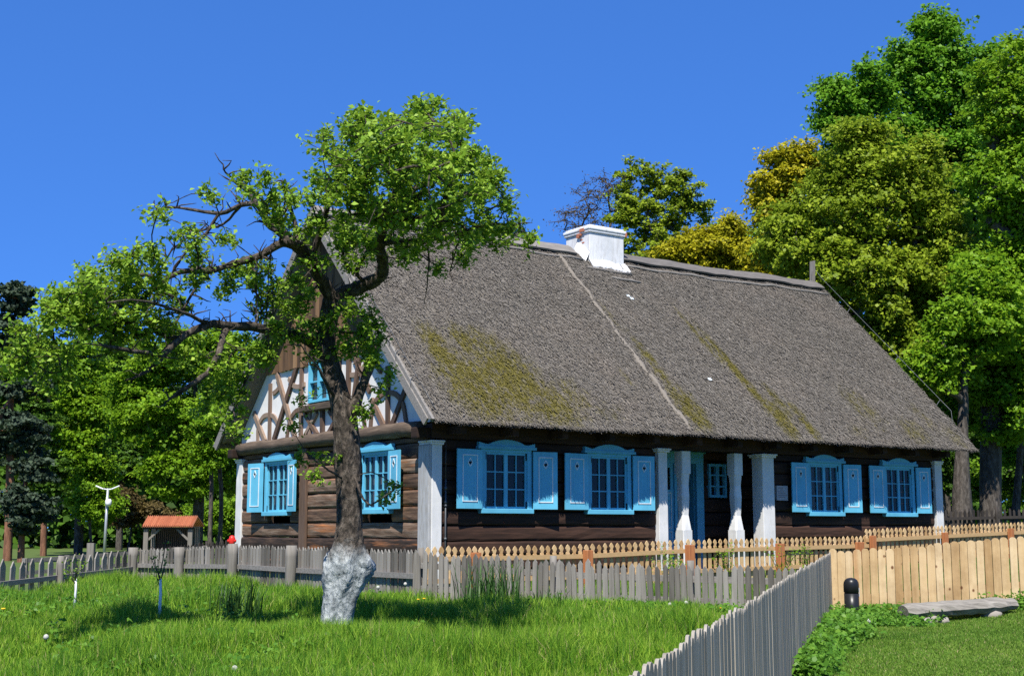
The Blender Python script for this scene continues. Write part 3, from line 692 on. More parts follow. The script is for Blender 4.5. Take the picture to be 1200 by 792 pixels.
Q = [np.stack([io[:-1,:-1], io[1:,:-1], io[1:,1:], io[:-1,1:]], -1).reshape(-1, 4), np.stack([ii[:-1,:-1], ii[:-1,1:], ii[1:,1:], ii[1:,:-1]], -1).reshape(-1, 4)]
for col in (0, m_ - 1): Q.append(np.stack([io[:-1, col], ii[:-1, col], ii[1:, col], io[1:, col]], -1))
for row in (0, nu - 1): Q.append(np.stack([io[row, :-1], io[row, 1:], ii[row, 1:], ii[row, :-1]], -1))
ms_ = np.concatenate([moss_at(UU, mn).ravel(), np.zeros(nu*m_)])
# loose straws lying on the slope and a fringe along the eave
def straws(n, u, v, z, length, wd, spread, lift, dirv):
    """flat straws: centre points, run down the slope with angular spread"""
    a = R.normal(0, spread, n)
    sd = np.stack([np.sin(a), -np.cos(a)*.712*dirv, -np.cos(a)*.702], -1)
    ac = np.stack([np.cos(a), np.sin(a)*.712*dirv, np.sin(a)*.702], -1)
    nrm = np.stack([0*a, -.702*dirv + 0*a, .712 + 0*a], -1)
    c = np.stack([u, v, z], -1); h = length[:, None]/2; wv = wd[:, None]/2
    l0 = R.uniform(0, .012, n)[:, None]; l1 = R.uniform(.004, 1, n)[:, None]*lift
    return np.stack([c - sd*h - ac*wv + nrm*l0, c - sd*h + ac*wv + nrm*l0, c + sd*h + ac*wv + nrm*l1, c + sd*h - ac*wv + nrm*l1], 1).reshape(-1, 3)
from numpy import interp
def roof_z(u, v):
    ui = np.clip((u - U0)/(U1 - U0)*(nu - 1), 0, nu - 1.001); k = ui.astype(int)
    vi = np.clip((v + .74)/(RC + .74)*(ns - 1), 0, ns - 1.001); q = vi.astype(int)
    fu = ui - k; fv = vi - q
    return (ZO[k, q]*(1-fu)*(1-fv) + ZO[k+1, q]*fu*(1-fv) + ZO[k, q+1]*(1-fu)*fv + ZO[k+1, q+1]*fu*fv)
n = 110000
su_ = R.uniform(U0, U1, n); sv_ = -.74 + (RC + .70)*R.rand(n)
V1 = straws(n, su_, sv_, roof_z(su_, sv_) + .006, R.uniform(.05, .17, n), R.uniform(.008, .024, n), .45, .045, 1.0)
n2 = 9000
eu = R.uniform(U0, U1, n2); q = R.rand(n2)
ev = -.75 + .05*q + R.normal(0, .012, n2); ez = 3.735 - .03*q + R.normal(0, .014, n2) + .05*vnoise(eu*3, eu*0 + 2.5, 5)
V2 = straws(n2, eu, ev, ez, R.uniform(.05, .13, n2), R.uniform(.007, .016, n2), .22, .05, 1.0)
Vs = np.concatenate([Vv, V1, V2]); k0 = len(Vv)
Q.append(np.arange(k0, k0 + len(V1) + len(V2)).reshape(-1, 4))
ma = np.concatenate([ms_, np.repeat(moss_at(su_, sv_)*.7, 4), np.repeat(moss_at(eu, ev)*.6, 4)])
roof = arr_mesh('thatched_roof', Vs, np.concatenate(Q), M['thatch'], house, attr=ma)
# ridge: straw cap with two rows of laths on each slope
mb = MB()
for (ua, ub) in ((U0, 7.25), (8.78, 16.95)):
    n = int((ub - ua)/.35); P = []
    prof = [(-.62, -.42), (-.40, -.24), (-.15, -.06), (0, .02), (.15, -.06), (.40, -.24), (.62, -.42)]
    for k in range(n + 1):
        u = ua + (ub - ua)*k/n; zt = float(roof_z(np.array([u]), np.array([RC - .05]))[0])
        for (dv, dz) in prof: P.append((u, RC + dv*.62, zt + .09 + dz*.6 + random.uniform(-.012, .012)))
    mm = len(prof); fs = []
    for k in range(n):
        for q in range(mm - 1): fs.append((k*mm + q, k*mm + q + 1, (k+1)*mm + q + 1, (k+1)*mm + q))
    mb.add(P, fs)
rc_ = mb.build('ridge_cap', M['straw'], roof)
sol = rc_.modifiers.new('solid', 'SOLIDIFY'); sol.thickness = .05
for (ua, ub, dv, up) in ((U0, 7.15, .20, .10), (U0, 7.35, .52, .045), (8.72, 16.9, .20, .10), (8.80, 16.95, .52, .045), (7.3, 8.8, .80, .04), (7.9, 8.9, 1.05, .04)):
    mb = MB(); n = max(3, int((ub - ua)/.4)); P = []
    for k in range(n + 1):
        u = ua + (ub - ua)*k/n; P.append((u, RC - dv, float(roof_z(np.array([u]), np.array([RC - dv]))[0]) + up + random.uniform(-.01, .01)))
    mb.tube(P, [.034]*len(P), 6); mb.build('ridge_lath', M['straw'], roof)
# patched seam running down the slope
mb = MB(); P = []
for k in range(50):
    v = 4.35 - 5.0*k/49; u = 6.58 + .035*math.sin(k*.7) - .05*k/49; P.append((u, v, float(roof_z(np.array([u]), np.array([v]))[0]) - .018))
mb.tube(P, [.065 + random.uniform(-.02, .015) for _ in P], 7, wob=.3); mb.build('seam', M['seam'], roof)
# finial board at the far end of the ridge
mb = MB(); zt = float(roof_z(np.array([16.85]), np.array([RC - .05]))[0])
mb.obox((16.86, RC, zt + .36), (.015, 0, .0), (0, .10, 0), (.02, 0, .42)); mb.obox((16.83, RC - .03, zt + .15), (.02, 0, 0), (0, .03, .0), (.0, .0, .30))
mb.build('finial_board', M['grey_v'], roof)
# bargeboards on both verges of the near gable
for sg in (1, -1):
    mb = MB()
    def bp(v, dz): return (RC - sg*(RC - v), 3.80 + .985*(v + .72) + dz)
    for (d0, d1, uu) in ((-.14, -.40, -.45), (-.02, -.16, -.42)):
        a = bp(-.74 if d0 > -.1 else -.60, d0); b_ = bp(RC, d0 - .02); c = bp(RC, d1); d = bp(-.60 if d0 > -.1 else -.46, d1)
        mb.prism([a, b_, c, d], (uu, 0, 0), (0, 1, 0), (0, 0, 1), (1, 0, 0), .05 if d0 < -.1 else .06)
    o_ = mb.build('bargeboard', M['grey_h'], roof)
    mb = MB()       # lath holders nailed through the verge
    if sg == 1:
        for k in range(7):
            v = .1 + k*.62; p = np.array(bp(v, .0)); a = np.array([-.40, p[0], p[1]])
            mb.tube([a + (-.03, -.02, -.22), a + (-.03, 0, .02), a + (.18, .10, .14)], .009, 5)
            mb.tube([a + (.02, .05, .03), a + (.10, -.18, -.10)], .008, 5)
        mb.tube([(-.36 + .1, bp(v, 0)[0], bp(v, .06)[1]) for v in np.linspace(-.6, 4.3, 12)], .006, 5)
        mb.build('wire_holder', M['iron'], roof)
# chimney
chz0, chz1 = 7.6, 9.72
cu0, cu1, cv0, cv1 = 7.58, 8.78, 4.28, 5.32
rs = random.Random(3)
mb = MB(); mb.box(cu0, cu1, cv0, cv1, chz0, chz1 - .21)
ch = mb.build('chimney', M['chimney'], roof, bevel=.02)
mb = MB(); mb.box(cu0 - .04, cu1 + .04, cv0 - .04, cv1 + .04, chz1 - .21, chz1 - .14); mb.box(cu0 - .06, cu1 + .06, cv0 - .06, cv1 + .06, chz1 - .14, chz1 - .05); mb.box(cu0 - .015, cu1 + .015, cv0 - .015, cv1 + .015, chz1 - .05, chz1)
mb.build('chimney_cap', M['chimney'], ch, bevel=.025)
mb = MB()   # flared mortar foot
for (a, b_) in (((cu0 - .02, cv0 - .24), (cu1 + .07, cv0 + .01)),):
    P = []
    n = 14
    for k in range(n + 1):
        u = a[0] + (b_[0] - a[0])*k/n
        v0 = cv0 - .17 - .05*rs.random(); z0_ = float(roof_z(np.array([u]), np.array([v0]))[0])
        P += [(u, v0, z0_ + .0), (u, v0, z0_ + .05 + .02*rs.random()), (u, cv0 + .02, z0_ + .27 + .05*rs.random())]
    mb.add(P, [f for k in range(n) for f in ((3*k, 3*k+3, 3*k+4, 3*k+1), (3*k+1, 3*k+4, 3*k+5, 3*k+2))] + [(0, 1, 2), (3*n, 3*n+2, 3*n+1)])
P = []
n = 10
for k in range(n + 1):
    v = cv0 + (cv1 - cv0)*k/n*.5; z0_ = float(roof_z(np.array([cu0]), np.array([min(v, RC - .02)]))[0]); wv = .11*(1 + .5*rs.random())
    P += [(cu0 - wv, v, z0_ + .02), (cu0 - wv*.9, v, z0_ + .07), (cu0 + .01, v, z0_ + .30)]
mb.add(P, [f for k in range(n) for f in ((3*k, 3*k+1, 3*k+4, 3*k+3), (3*k+1, 3*k+2, 3*k+5, 3*k+4))])
mb.build('mortar_foot', M['chimney'], ch)
mb = MB()   # bare bricks where the whitewash has fallen off
for (v, z, w_, h_) in ((cv0 + .16, chz1 - .12, .20, .09), (cv0 + .30, chz1 - .23, .18, .06), (cv0 + .38, chz1 - .285, .12, .04)):
    mb.box(cu0 - .066, cu0 - .0, v, v + w_, z - h_/2, z + h_/2)
mb.box(cu1 + .02, cu1 + .066, cv0 - .066, cv0 + .10, chz1 - .20, chz1 - .09)
for (v, z) in ((cv0 + .30, chz1 - .37), (cv0 + .22, chz1 - .46), (cv0 + .46, chz1 - .42)): mb.box(cu0 - .004, cu0 + .05, v, v + .11, z - .02, z + .02)
mb.build('brick_patch', M['brick'], ch)
# small light flakes caught on the thatch
mb = MB()
for (u, v) in ((8.0, 3.2), (8.06, 3.12), (8.5, .72)):
    z = float(roof_z(np.array([u]), np.array([v]))[0]) + .045; mb.obox((u, v, z), (.05, 0, 0), (0, .03, .03), (0, -.004, .004))
mb.build('loose_flake', M['white_trim'], roof)
# lightning wire on the far verge
mb = MB(); P = [(16.88, RC, zt + .6)]
for v in np.linspace(RC - .1, .15, 14): P.append((17.16, v, 3.80 + .985*(v + .72) + .22))
P += [(17.14, .1, 4.5), (17.0, .2, 4.1), (16.5, .15, 3.5), (16.46, .1, .5)]
mb.tube(P, .007, 5)
for v in (3.6, 1.9, .5): z = 3.80 + .985*(v + .72); mb.tube([(17.0, v + .1, z - .05), (17.17, v, z + .22)], .008, 5)
hp(mb, 'lightning_wire', M['iron'])
# thin pipe at the corner of the front wall
mb = MB(); mb.tube([(.36, -.02, .5), (.36, -.02, 2.62)], .017, 8); mb.tube([(.36, -.02, 2.62), (.37, 0, 3.44)], .007, 6)
for z in (1.38, 2.05, 2.12, 2.4): mb.tube([(.36, -.02, z), (.36, -.02, z + .05)], .03, 8)
hp(mb, 'wall_pipe', M['iron'])
# porch door
plD = Pl('u', 1.24)
mb = MB()
plD.box(mb, 6.92, 7.06, -.06, .06, .55, 3.36); plD.box(mb, 8.42, 8.66, -.06, .06, .55, 3.36); plD.box(mb, 6.92, 8.66, -.06, .064, 3.20, 3.46)
plD.box(mb, 7.70, 7.79, -.05, .05, .6, 3.20); plD.box(mb, 6.86, 8.72, -.02, .09, 3.45, 3.50)
door = hp(mb, 'door', M['blue'], bevel=.008)
mb = MB(); plD.box(mb, 7.06, 7.70, -.04, .01, .6, 2.55); plD.box(mb, 7.06, 7.16, -.04, .01, 2.55, 3.20); plD.box(mb, 7.60, 7.70, -.04, .01, 2.55, 3.20); plD.box(mb, 7.16, 7.60, -.04, .01, 3.08, 3.20); leaf = mb.build('door_leaf', M['blue'], door)
mb = MB()
for (z0, z1) in ((.75, 1.55), (1.62, 2.48)):
    plD.box(mb, 7.14, 7.16, .01, .024, z0, z1); plD.box(mb, 7.60, 7.62, .01, .024, z0, z1); plD.box(mb, 7.16, 7.60, .01, .022, z0, z0 + .02); plD.box(mb, 7.16, 7.60, .01, .022, z1 - .02, z1)
mb.build('panel_trim', M['white_trim'], door)
mb = MB(); plD.box(mb, 7.155, 7.605, -.03, -.02, 2.545, 3.085); mb.build('pane', M['glass'], door)
mb = MB(); mb.box(8.41, 8.45, 1.28, 1.9, .6, 3.2); mb.build('door_leaf', M['blue'], door)['label'] = 'door leaf standing open into the dark hall'
w_ = small_window(plD, 8.84, 9.43, 2.38, 3.21, 3, 'porch_window')
# notice plaque by the porch
mb = MB(); plF.box(mb, 9.98, 10.36, -.02, .045, 2.30, 2.66); pq = hp(mb, 'plaque', M['plaque'])
mb = MB()
for k, (x0, x1) in enumerate(((.03, .22), (.11, .21), (.03, .26), (.04, .30), (.03, .33), (.05, .28))): plF.box(mb, 9.98 + x0, 9.98 + x1, .045, .048, 2.60 - .045*k, 2.613 - .045*k)
mb.build('lettering', M['plaque_ink'], pq)
print('house done')

# ------------------------------------------------------------------ fences
def picket_poly(w_, h, top):
    if top == 'point': return [(-w_/2, 0), (w_/2, 0), (w_/2, h - w_*.75), (0, h), (-w_/2, h - w_*.75)]
    if top == 'slant': return [(-w_/2, 0), (w_/2, 0), (w_/2, h - w_*.35), (w_*.1, h), (-w_/2, h - w_*.1)]
    if top == 'round': return [(-w_/2, 0), (w_/2, 0), (w_/2, h - w_*.35), (w_*.28, h - w_*.06), (0, h), (-w_*.28, h - w_*.06), (-w_/2, h - w_*.35)]
    if top == 'head': return [(-w_/2, 0), (w_/2, 0), (w_/2, h - w_*1.9), (w_*.30, h - w_*1.65), (w_*.62, h - w_*.9), (w_*.35, h - w_*.35), (0, h), (-w_*.35, h - w_*.35), (-w_*.62, h - w_*.9), (-w_*.30, h - w_*1.65), (-w_/2, h - w_*1.9)]
def fence(name, label, group, pts, sp, w_, th, top, pm, rails, rm, posts, side, jit=.012, post_w=.10, post_mat=None, post_h=.05, cat='fence', roundp=True, post_side=None, lean=.012, wj=(.88, 1.1), dj=.006):
    """pts: list of (x, y, z_bottom, z_top); one picket panel per run between posts; rails at height fractions; posts: list of run lengths
    side: +1/-1 pickets on the left / right of the rail line"""
    P = [np.array(p, float) for p in pts]
    root = empty(name, (P[0][0], P[0][1], tz(P[0][0], P[0][1])), label=label, cat=cat, group=group)
    cum = [0]
    for a, b_ in zip(P[:-1], P[1:]): cum.append(cum[-1] + np.linalg.norm((b_ - a)[:2]))
    def pos(s):
        s = min(max(s, 0), cum[-1] - 1e-6)
        for k in range(len(P) - 1):
            if s <= cum[k+1]:
                f_ = (s - cum[k])/(cum[k+1] - cum[k]); return P[k] + (P[k+1] - P[k])*f_, (P[k+1] - P[k])[:2]/np.linalg.norm((P[k+1] - P[k])[:2])
    cuts = sorted(set([0] + [c for c in posts if 0 < c < cum[-1]] + [cum[-1]] + cum[1:-1]))
    for c0, c1 in zip(cuts[:-1], cuts[1:]):
        if c1 - c0 < .05: continue
        mb = MB(); n = max(1, int(round((c1 - c0)/sp)))
        for k in range(n):
            p, d = pos(c0 + (k + .5)*(c1 - c0)/n); nn = np.array([-d[1], d[0]])*side
            ww = w_*random.uniform(*wj); h = p[3] - p[2] + random.gauss(0, jit)
            q = random.gauss(0, lean)
            b0 = np.array([*(p[:2] + nn*(.028 + random.uniform(0, dj))), p[2] - .03])
            a3 = np.array([d[0], d[1], 0]); up = np.array([d[0]*q, d[1]*q, 1.0]); n3 = np.array([nn[0], nn[1], random.gauss(0, .01)])
            mb.prism([(x, y + .03 if y else 0) for x, y in picket_poly(ww, h, top)], b0, a3, up, n3, th)
        mb.build('picket_panel', pm, root)
        for fr in rails:
            p, d = pos(c0 + .001); p2, _ = pos(c1 - .001)
            nn = np.array([-d[1], d[0]])*side
            a = np.array([*p[:2], p[2] + (p[3] - p[2])*fr]); b_ = np.array([*p2[:2], p2[2] + (p2[3] - p2[2])*fr])
            mb = MB(); mb.bar(a, b_, .085, .05, (nn[0], nn[1], 0)); mb.build('rail', rm, root)
    for c in posts:
        p, d = pos(c); nn = np.array([-d[1], d[0]])*side*(post_side if post_side is not None else -.07)
        q = p[:2] + nn; z0 = tz(q[0], q[1]) - .15; mb = MB()
        h = p[3] + post_h + random.uniform(-.02, .03)
        if roundp:
            mb.tube([(q[0] + random.uniform(-.008, .008), q[1], z0 + (h - z0)*k/5) for k in range(6)], [post_w*.5*random.uniform(.92, 1.05) for k in range(6)], 10)
            mb.build('post', post_mat or pm, root)
        else:
            a3 = np.array([d[0], d[1], 0])*post_w/2; mb.obox((q[0], q[1], (z0 + h)/2), a3, (-a3[1], a3[0], 0), (0, 0, (h - z0)/2))
            mb.build('post', post_mat or pm, root, bevel=.008)
    return root
def gpt(px, py, Yd, h, zb=None):
    p = at(px, py, Yd); return (p[0], p[1], (tz(p[0], p[1]) if zb is None else zb), p[2])
# near orchard fence, right run (pickets towards the camera)
A = gpt(487, 645, 21, 0); B = gpt(700, 659.5, 19.4, 0); C = gpt(800, 661.5, 18.7, 0); D_ = gpt(962, 666, 17.7, 0)
fence('picket_fence', 'weathered grey picket fence between the pear tree and the new yellow fence', None, [A, B, C, D_], .102, .076, .022, 'point', M['grey_v'], (.28, .72), M['grey_h'], [.05, 2.4, 4.6], -1, post_side=-.09, jit=.022, lean=.025)
# left run: rail and posts face the camera
A2 = gpt(160, 642.5, 28.2, 0); A1 = gpt(215, 641.5, 27.3, 0); B2 = gpt(278, 638.5, 26, 0); Cc2 = gpt(347, 640, 24.2, 0); D2_ = gpt(487, 644, 21, 0)
L1 = [A2, A1, B2, Cc2, D2_]
cl = [0]
for a, b_ in zip(L1[:-1], L1[1:]): cl.append(cl[-1] + math.hypot(b_[0]-a[0], b_[1]-a[1]))
fence('picket_fence', 'low grey picket fence of closely set slats with stout posts, running behind the pear tree', None, L1, .115, .075, .02, 'point', M['grey_v'], (.50, ), M['grey_h'], [0.02, cl[1], cl[2], cl[3]], 1, post_w=.20, post_side=-.10, post_h=.02, jit=.01)
# far left run with wide gaps
A3 = gpt(-40, 661, 22.5, 0); B3 = gpt(0, 658.5, 23, 0); C3 = gpt(160, 643, 28.2, 0)
fence('picket_fence', 'grey fence of broad widely spaced pointed pickets at the meadow edge below the pines', None, [A3, B3, C3], .31, .17, .025, 'point', M['grey_v'], (.42,), M['grey_h'], [2.6], 1, post_w=.12, post_h=.02, jit=.02)
# rail fence behind it
root = empty('rail_fence', (*at(30, 655, 32)[:2], .45), label='two-rail grey fence behind the broad pickets, below the street lamp', cat='fence')
pa, pb = at(28, 657, 31), at(240, 641.5, 38)
for k, dz in enumerate((0, -.28)):
    mb = MB(); mb.bar(pa + (0, 0, dz), pb + (0, 0, dz), .09, .07, (.2, -1, 0)); mb.build('rail', M['grey_h'], root)
for k in range(6):
    q = pa + (pb - pa)*k/5; mb = MB(); mb.box(q[0] - .06, q[0] + .06, q[1] + .03, q[1] + .13, .3, q[2] + .06); mb.build('post', M['grey_v'], root)
q = at(106, 636, 30.8); mb = MB(); mb.box(q[0] - .08, q[0] + .08, q[1], q[1] + .14, .3, q[2]); mb.build('post', M['grey_v'], root)['label'] = 'tallest post'
# dark picket fences in the shade behind
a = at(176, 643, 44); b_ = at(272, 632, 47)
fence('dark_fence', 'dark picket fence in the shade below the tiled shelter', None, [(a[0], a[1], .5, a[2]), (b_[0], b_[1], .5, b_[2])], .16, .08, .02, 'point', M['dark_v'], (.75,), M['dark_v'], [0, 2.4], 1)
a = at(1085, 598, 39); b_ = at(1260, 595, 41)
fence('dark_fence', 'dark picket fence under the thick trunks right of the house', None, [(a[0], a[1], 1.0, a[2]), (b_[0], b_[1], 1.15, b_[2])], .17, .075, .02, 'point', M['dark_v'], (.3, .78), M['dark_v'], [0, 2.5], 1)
# diagonal silver fence that starts beside the camera
fence('board_fence', 'silvery weathered fence of close upright slats running diagonally towards the viewer', None,
      [(.02, 2.9, .25, 1.175), (1.11, 7.0, .26, 1.175), (2.5, 12.0, .30, 1.22), (4.235, 18.0, .42, 1.285)], .0865, .086, .013, 'round', M['silver_v'], (.25, .8), M['grey_h'], [1.2, 4.2, 7.2, 10.2, 13.2], -1, jit=.010, post_h=-.12, lean=.0, post_side=-.09, wj=(.95, 1.0), dj=.0035)
# new pale fence to the right
fence('board_fence', 'new pale yellow fence of broad unplaned slats behind the black bollard', None,
      [(4.25, 18.02, .45, 1.295), (5.55, 18.02, .55, 1.40), (6.9, 18.05, .66, 1.50), (10.5, 18.4, .85, 1.66)], .113, .107, .022, 'round', M['new_v'], (.25, .8), M['new_h'], [.1, 2.3, 4.5], -1, jit=.013, post_side=-.09, post_h=-.1, lean=.004, wj=(.86, .99))
# yellow picket fence along the front of the house
def hf(u, v, zb, zt): q = HW(u, v); return (q[0], q[1], zb, zt)
fence('picket_fence', 'new yellow picket fence with spade heads and reddish posts in front of the house', None,
      [hf(-1.32, -2, .40, 1.285), hf(.0, -2, .42, 1.275), hf(2.4, -2, .42, 1.295), hf(5.1, -2, .46, 1.385), hf(7.8, -2, .5, 1.41), hf(10.9, -2, .55, 1.445)], .158, .088, .022, 'head', M['new_v'], (.28, .74), M['new_h'],
      [1.05, 3.72, 6.45, 9.15, 11.8], 1, post_w=.15, post_side=-.10, post_h=-.13, post_mat=M['post_red'], jit=.008, lean=.006, roundp=False)
fence('picket_fence', 'second yellow picket fence stepping up the slope at the far corner of the house', None,
      [hf(10.85, -2, .75, 1.60), hf(13.5, -2, .8, 1.68), hf(19.5, -2, .95, 1.86)], .158, .092, .022, 'head', M['new_v'], (.3, .7), M['new_h'], [.1, 2.8, 5.5, 8.2], 1, post_w=.12, post_side=-.10, post_h=-.15, post_mat=M['post_red'], jit=.008, lean=.006, roundp=False)
print('fences done')

# ------------------------------------------------------------------ trees
def tubes_from_edges(Pa, Pb, ra, rb, n=6):
    """independent tapered tubes, one per edge"""
    d = Pb - Pa; Ln = np.linalg.norm(d, axis=1, keepdims=True) + 1e-9; d = d/Ln
    ref = np.where(np.abs(d[:, 2:3]) < .85, np.array([[0, 0, 1.0]]), np.array([[1.0, 0, 0]]))
    x = np.cross(d, ref); x /= np.linalg.norm(x, axis=1, keepdims=True) + 1e-9; y = np.cross(d, x)
    a = np.arange(n)*2*math.pi/n
    ring = np.cos(a)[None, :, None]*x[:, None, :] + np.sin(a)[None, :, None]*y[:, None, :]
    V0 = Pa[:, None, :] - d[:, None, :]*(ra*.25)[:, None, None] + ring*ra[:, None, None]; V1 = Pb[:, None, :] + d[:, None, :]*(rb*.25)[:, None, None] + ring*rb[:, None, None]
    V = np.concatenate([V0, V1], 1).reshape(-1, 3)
    e = np.arange(len(Pa))[:, None]*2*n; k = np.arange(n)[None, :]; k1 = (k + 1) % n
    k = k + 0*e; k1 = k1 + 0*e
    Q = np.stack([e + k, e + k1, e + n + k1, e + n + k], -1).reshape(-1, 4)
    return V, Q
def leaf_quads(C, nrm, L_, W_, rs, fold=.18):
    n = len(C)
    nrm = nrm/(np.linalg.norm(nrm, axis=1, keepdims=True) + 1e-9)
    r = rs.normal(size=(n, 3)); d = r - nrm*(r*nrm).sum(1, keepdims=True); d /= np.linalg.norm(d, axis=1, keepdims=True) + 1e-9
    s = np.cross(nrm, d)
    L_ = L_[:, None]; W_ = W_[:, None]
    base = C - d*L_*.5; tip = C + d*L_*.5 - nrm*L_*.12
    lf = C + s*W_*.5 + nrm*W_*fold - d*L_*.05; rt = C - s*W_*.5 + nrm*W_*fold - d*L_*.05
    V = np.stack([base, rt, tip, lf], 1).reshape(-1, 3)
    return V, np.arange(4*n).reshape(n, 4)
class Skel:
    def __init__(s): s.p = []; s.par = []; s.w = []; s.rmin = []
    def add(s, p, par, rmin=0.0): s.p.append(np.array(p, float)); s.par.append(par); s.w.append(0.0); s.rmin.append(rmin); return len(s.p) - 1
    def connect(s, q, step, rs, curve=.25, down_pen=.6, sag=0.0):
        P = np.array(s.p); d = np.linalg.norm(P - q, axis=1)
        cost = d + down_pen*np.maximum(0, P[:, 2] - q[2] + .15*d)
        k = int(np.argmin(cost)); a = P[k]; L_ = d[k]
        if L_ < 1e-4: return k
        n = max(1, int(math.ceil(L_/step)))
        pr = s.par[k]; t0 = (a - np.array(s.p[pr])) if pr >= 0 else np.array([0, 0, 1.0])
        t0 = t0/(np.linalg.norm(t0) + 1e-9)
        ctl = a + (q - a)*.45 + (t0*L_ - (q - a))*curve*.5 + rs.normal(0, .06, 3)*L_ + np.array([0, 0, sag*L_])
        last = k
        for i in range(1, n + 1):
            f_ = i/n; pt = (1-f_)**2*a + 2*f_*(1-f_)*ctl + f_*f_*q
            if i < n: pt = pt + rs.normal(0, .03, 3)*min(L_, 1.0)*.6
            last = s.add(pt, last)
        return last
    def weigh(s, leaves, w0):
        for k, ww in zip(leaves, w0):
            while k >= 0: s.w[k] += ww; k = s.par[k]
    def edges(s, r0, pw, rmax=None):
        P = np.array(s.p); par = np.array(s.par); wv = np.array(s.w); e = np.where(par >= 0)[0]
        rad = r0*np.maximum(wv, 1e-6)**pw; rad = np.maximum(rad, np.array(s.rmin))
        if rmax: rad = np.minimum(rad, rmax)
        ra = np.minimum(rad[par[e]], rad[e]*1.35); ra = np.maximum(ra, rad[e])
        return P[par[e]], P[e], ra, rad[e]
CROWNS = []
def tree(name, label, cat, Yd, base_px, blobs, lm, bm, tr_, nleaf, lsize, padr, seed, group=None, density=1.0, top_frac=.8, flat=.55, sub=5, twigs=False, lean=0.0, fork=None, upl=.6, lobes=2.1):
    rs = np.random.RandomState(seed)
    bx = at(base_px, 620, Yd); z0 = tz(bx[0], Yd)
    base = np.array([bx[0], Yd, z0])
    E = []
    for bl in blobs:
        px, py, rx, ry = bl[:4]; dY = bl[4] if len(bl) > 4 else 0
        c = at(px, py, Yd + dY); k = (Yd + dY)/F
        E.append((c, rx*k, rx*k*.85, ry*k))
    vol = np.array([e[1]*e[3] for e in E]); vol = vol/vol.sum()
    ctr = sum(e[0]*v for e, v in zip(E, vol))
    npad = max(8, int(nleaf/60))
    pads = []; outd = []
    for e, v in zip(E, vol):
        ax = np.array(e[1:]); rl = max(.40, .20*float(np.mean(ax)))
        nl = max(5, int(lobes*(np.mean(ax)/rl)**2))
        d = rs.normal(size=(nl, 3)); d /= np.linalg.norm(d, axis=1, keepdims=True)
        d[:, 1] = np.where(rs.rand(nl) < .6, -np.abs(d[:, 1]), d[:, 1])
        lc = e[0] + d*ax*(rs.rand(nl)**.35)[:, None]*.88
        per = max(2, int(round(npad*v/nl)))
        q = rs.normal(size=(nl, per, 3)); q /= np.linalg.norm(q, axis=2, keepdims=True)
        pp = lc[:, None, :] + q*(rs.rand(nl, per, 1)**.45)*rl*rs.uniform(.6, 1.3, (nl, 1, 1))*np.array([1.05, 1.05, .75])
        pads.append(pp.reshape(-1, 3)); outd.append((q*.75 + d[:, None, :]*.5).reshape(-1, 3))
    pads = np.concatenate(pads); outd = np.concatenate(outd)
    ok = pads[:, 2] > z0 + .4; pads = pads[ok]; outd = outd[ok]
    sk = Skel(); top = max(e[0][2] + e[3]*.5 for e in E)
    H = (top - z0)*top_frac; n = max(5, int(H/.8)); last = -1; wob = rs.normal(0, .06, 2)
    tgt = ctr[:2]
    for k in range(n + 1):
        f_ = k/n; xy = base[:2] + (tgt - base[:2])*f_**1.6 + np.array([math.sin(f_*5 + seed), math.cos(f_*4 + seed)])*.10*f_
        last = sk.add((xy[0], xy[1], z0 - .2 + (H + .2)*f_), last, tr_*(1 - .95*f_**.8)*(1 + .35*max(0, 1 - f_*8)))
    order = np.argsort(np.linalg.norm((pads - np.array([base[0], base[1], z0 + H*.5])), axis=1))
    ends = []
    for i in order: ends.append(sk.connect(pads[i], .9 if not twigs else .6, rs))
    sk.weigh(ends, [1.0]*len(ends))
    root = empty(name, base, label=label, cat=cat, group=group)
    # leaves
    m_ = len(pads); per = max(4, int(nleaf/m_))
    subc = pads[:, None, :] + rs.normal(0, 1, (m_, sub, 3))*np.array([padr, padr, padr*flat])*.62
    if twigs:
        a = np.repeat(pads, sub, 0); b_ = subc.reshape(-1, 3)
        tv = (a, b_, np.full(len(a), .016), np.full(len(a), .007))
    idx_ = rs.randint(0, sub, (m_, per))
    C = subc[np.arange(m_)[:, None], idx_] + rs.normal(0, 1, (m_, per, 3))*np.array([padr, padr, padr*flat])*.36
    C = C.reshape(-1, 3); od = np.repeat(outd, per, 0)
    nr = np.array([0, 0, upl]) + od*.45 + rs.normal(0, .42, (len(C), 3))
    Ls = lsize*rs.uniform(.6, 1.25, len(C))
    V, Q = leaf_quads(C, nr, Ls, Ls*rs.uniform(.62, .95, len(C)), rs)
    arr_mesh('crown', V, Q, lm, root)
    pa_, pb_, ra, rb = sk.edges(.0085, .5, tr_)
    if twigs: pa_ = np.concatenate([pa_, tv[0]]); pb_ = np.concatenate([pb_, tv[1]]); ra = np.concatenate([ra, tv[2]]); rb = np.concatenate([rb, tv[3]])
    V, Q = tubes_from_edges(pa_, pb_, ra, rb, 7 if tr_ > .3 else 5)
    arr_mesh('trunk', V, Q, bm, root, smooth=True)
    return root
BK = M['bark']
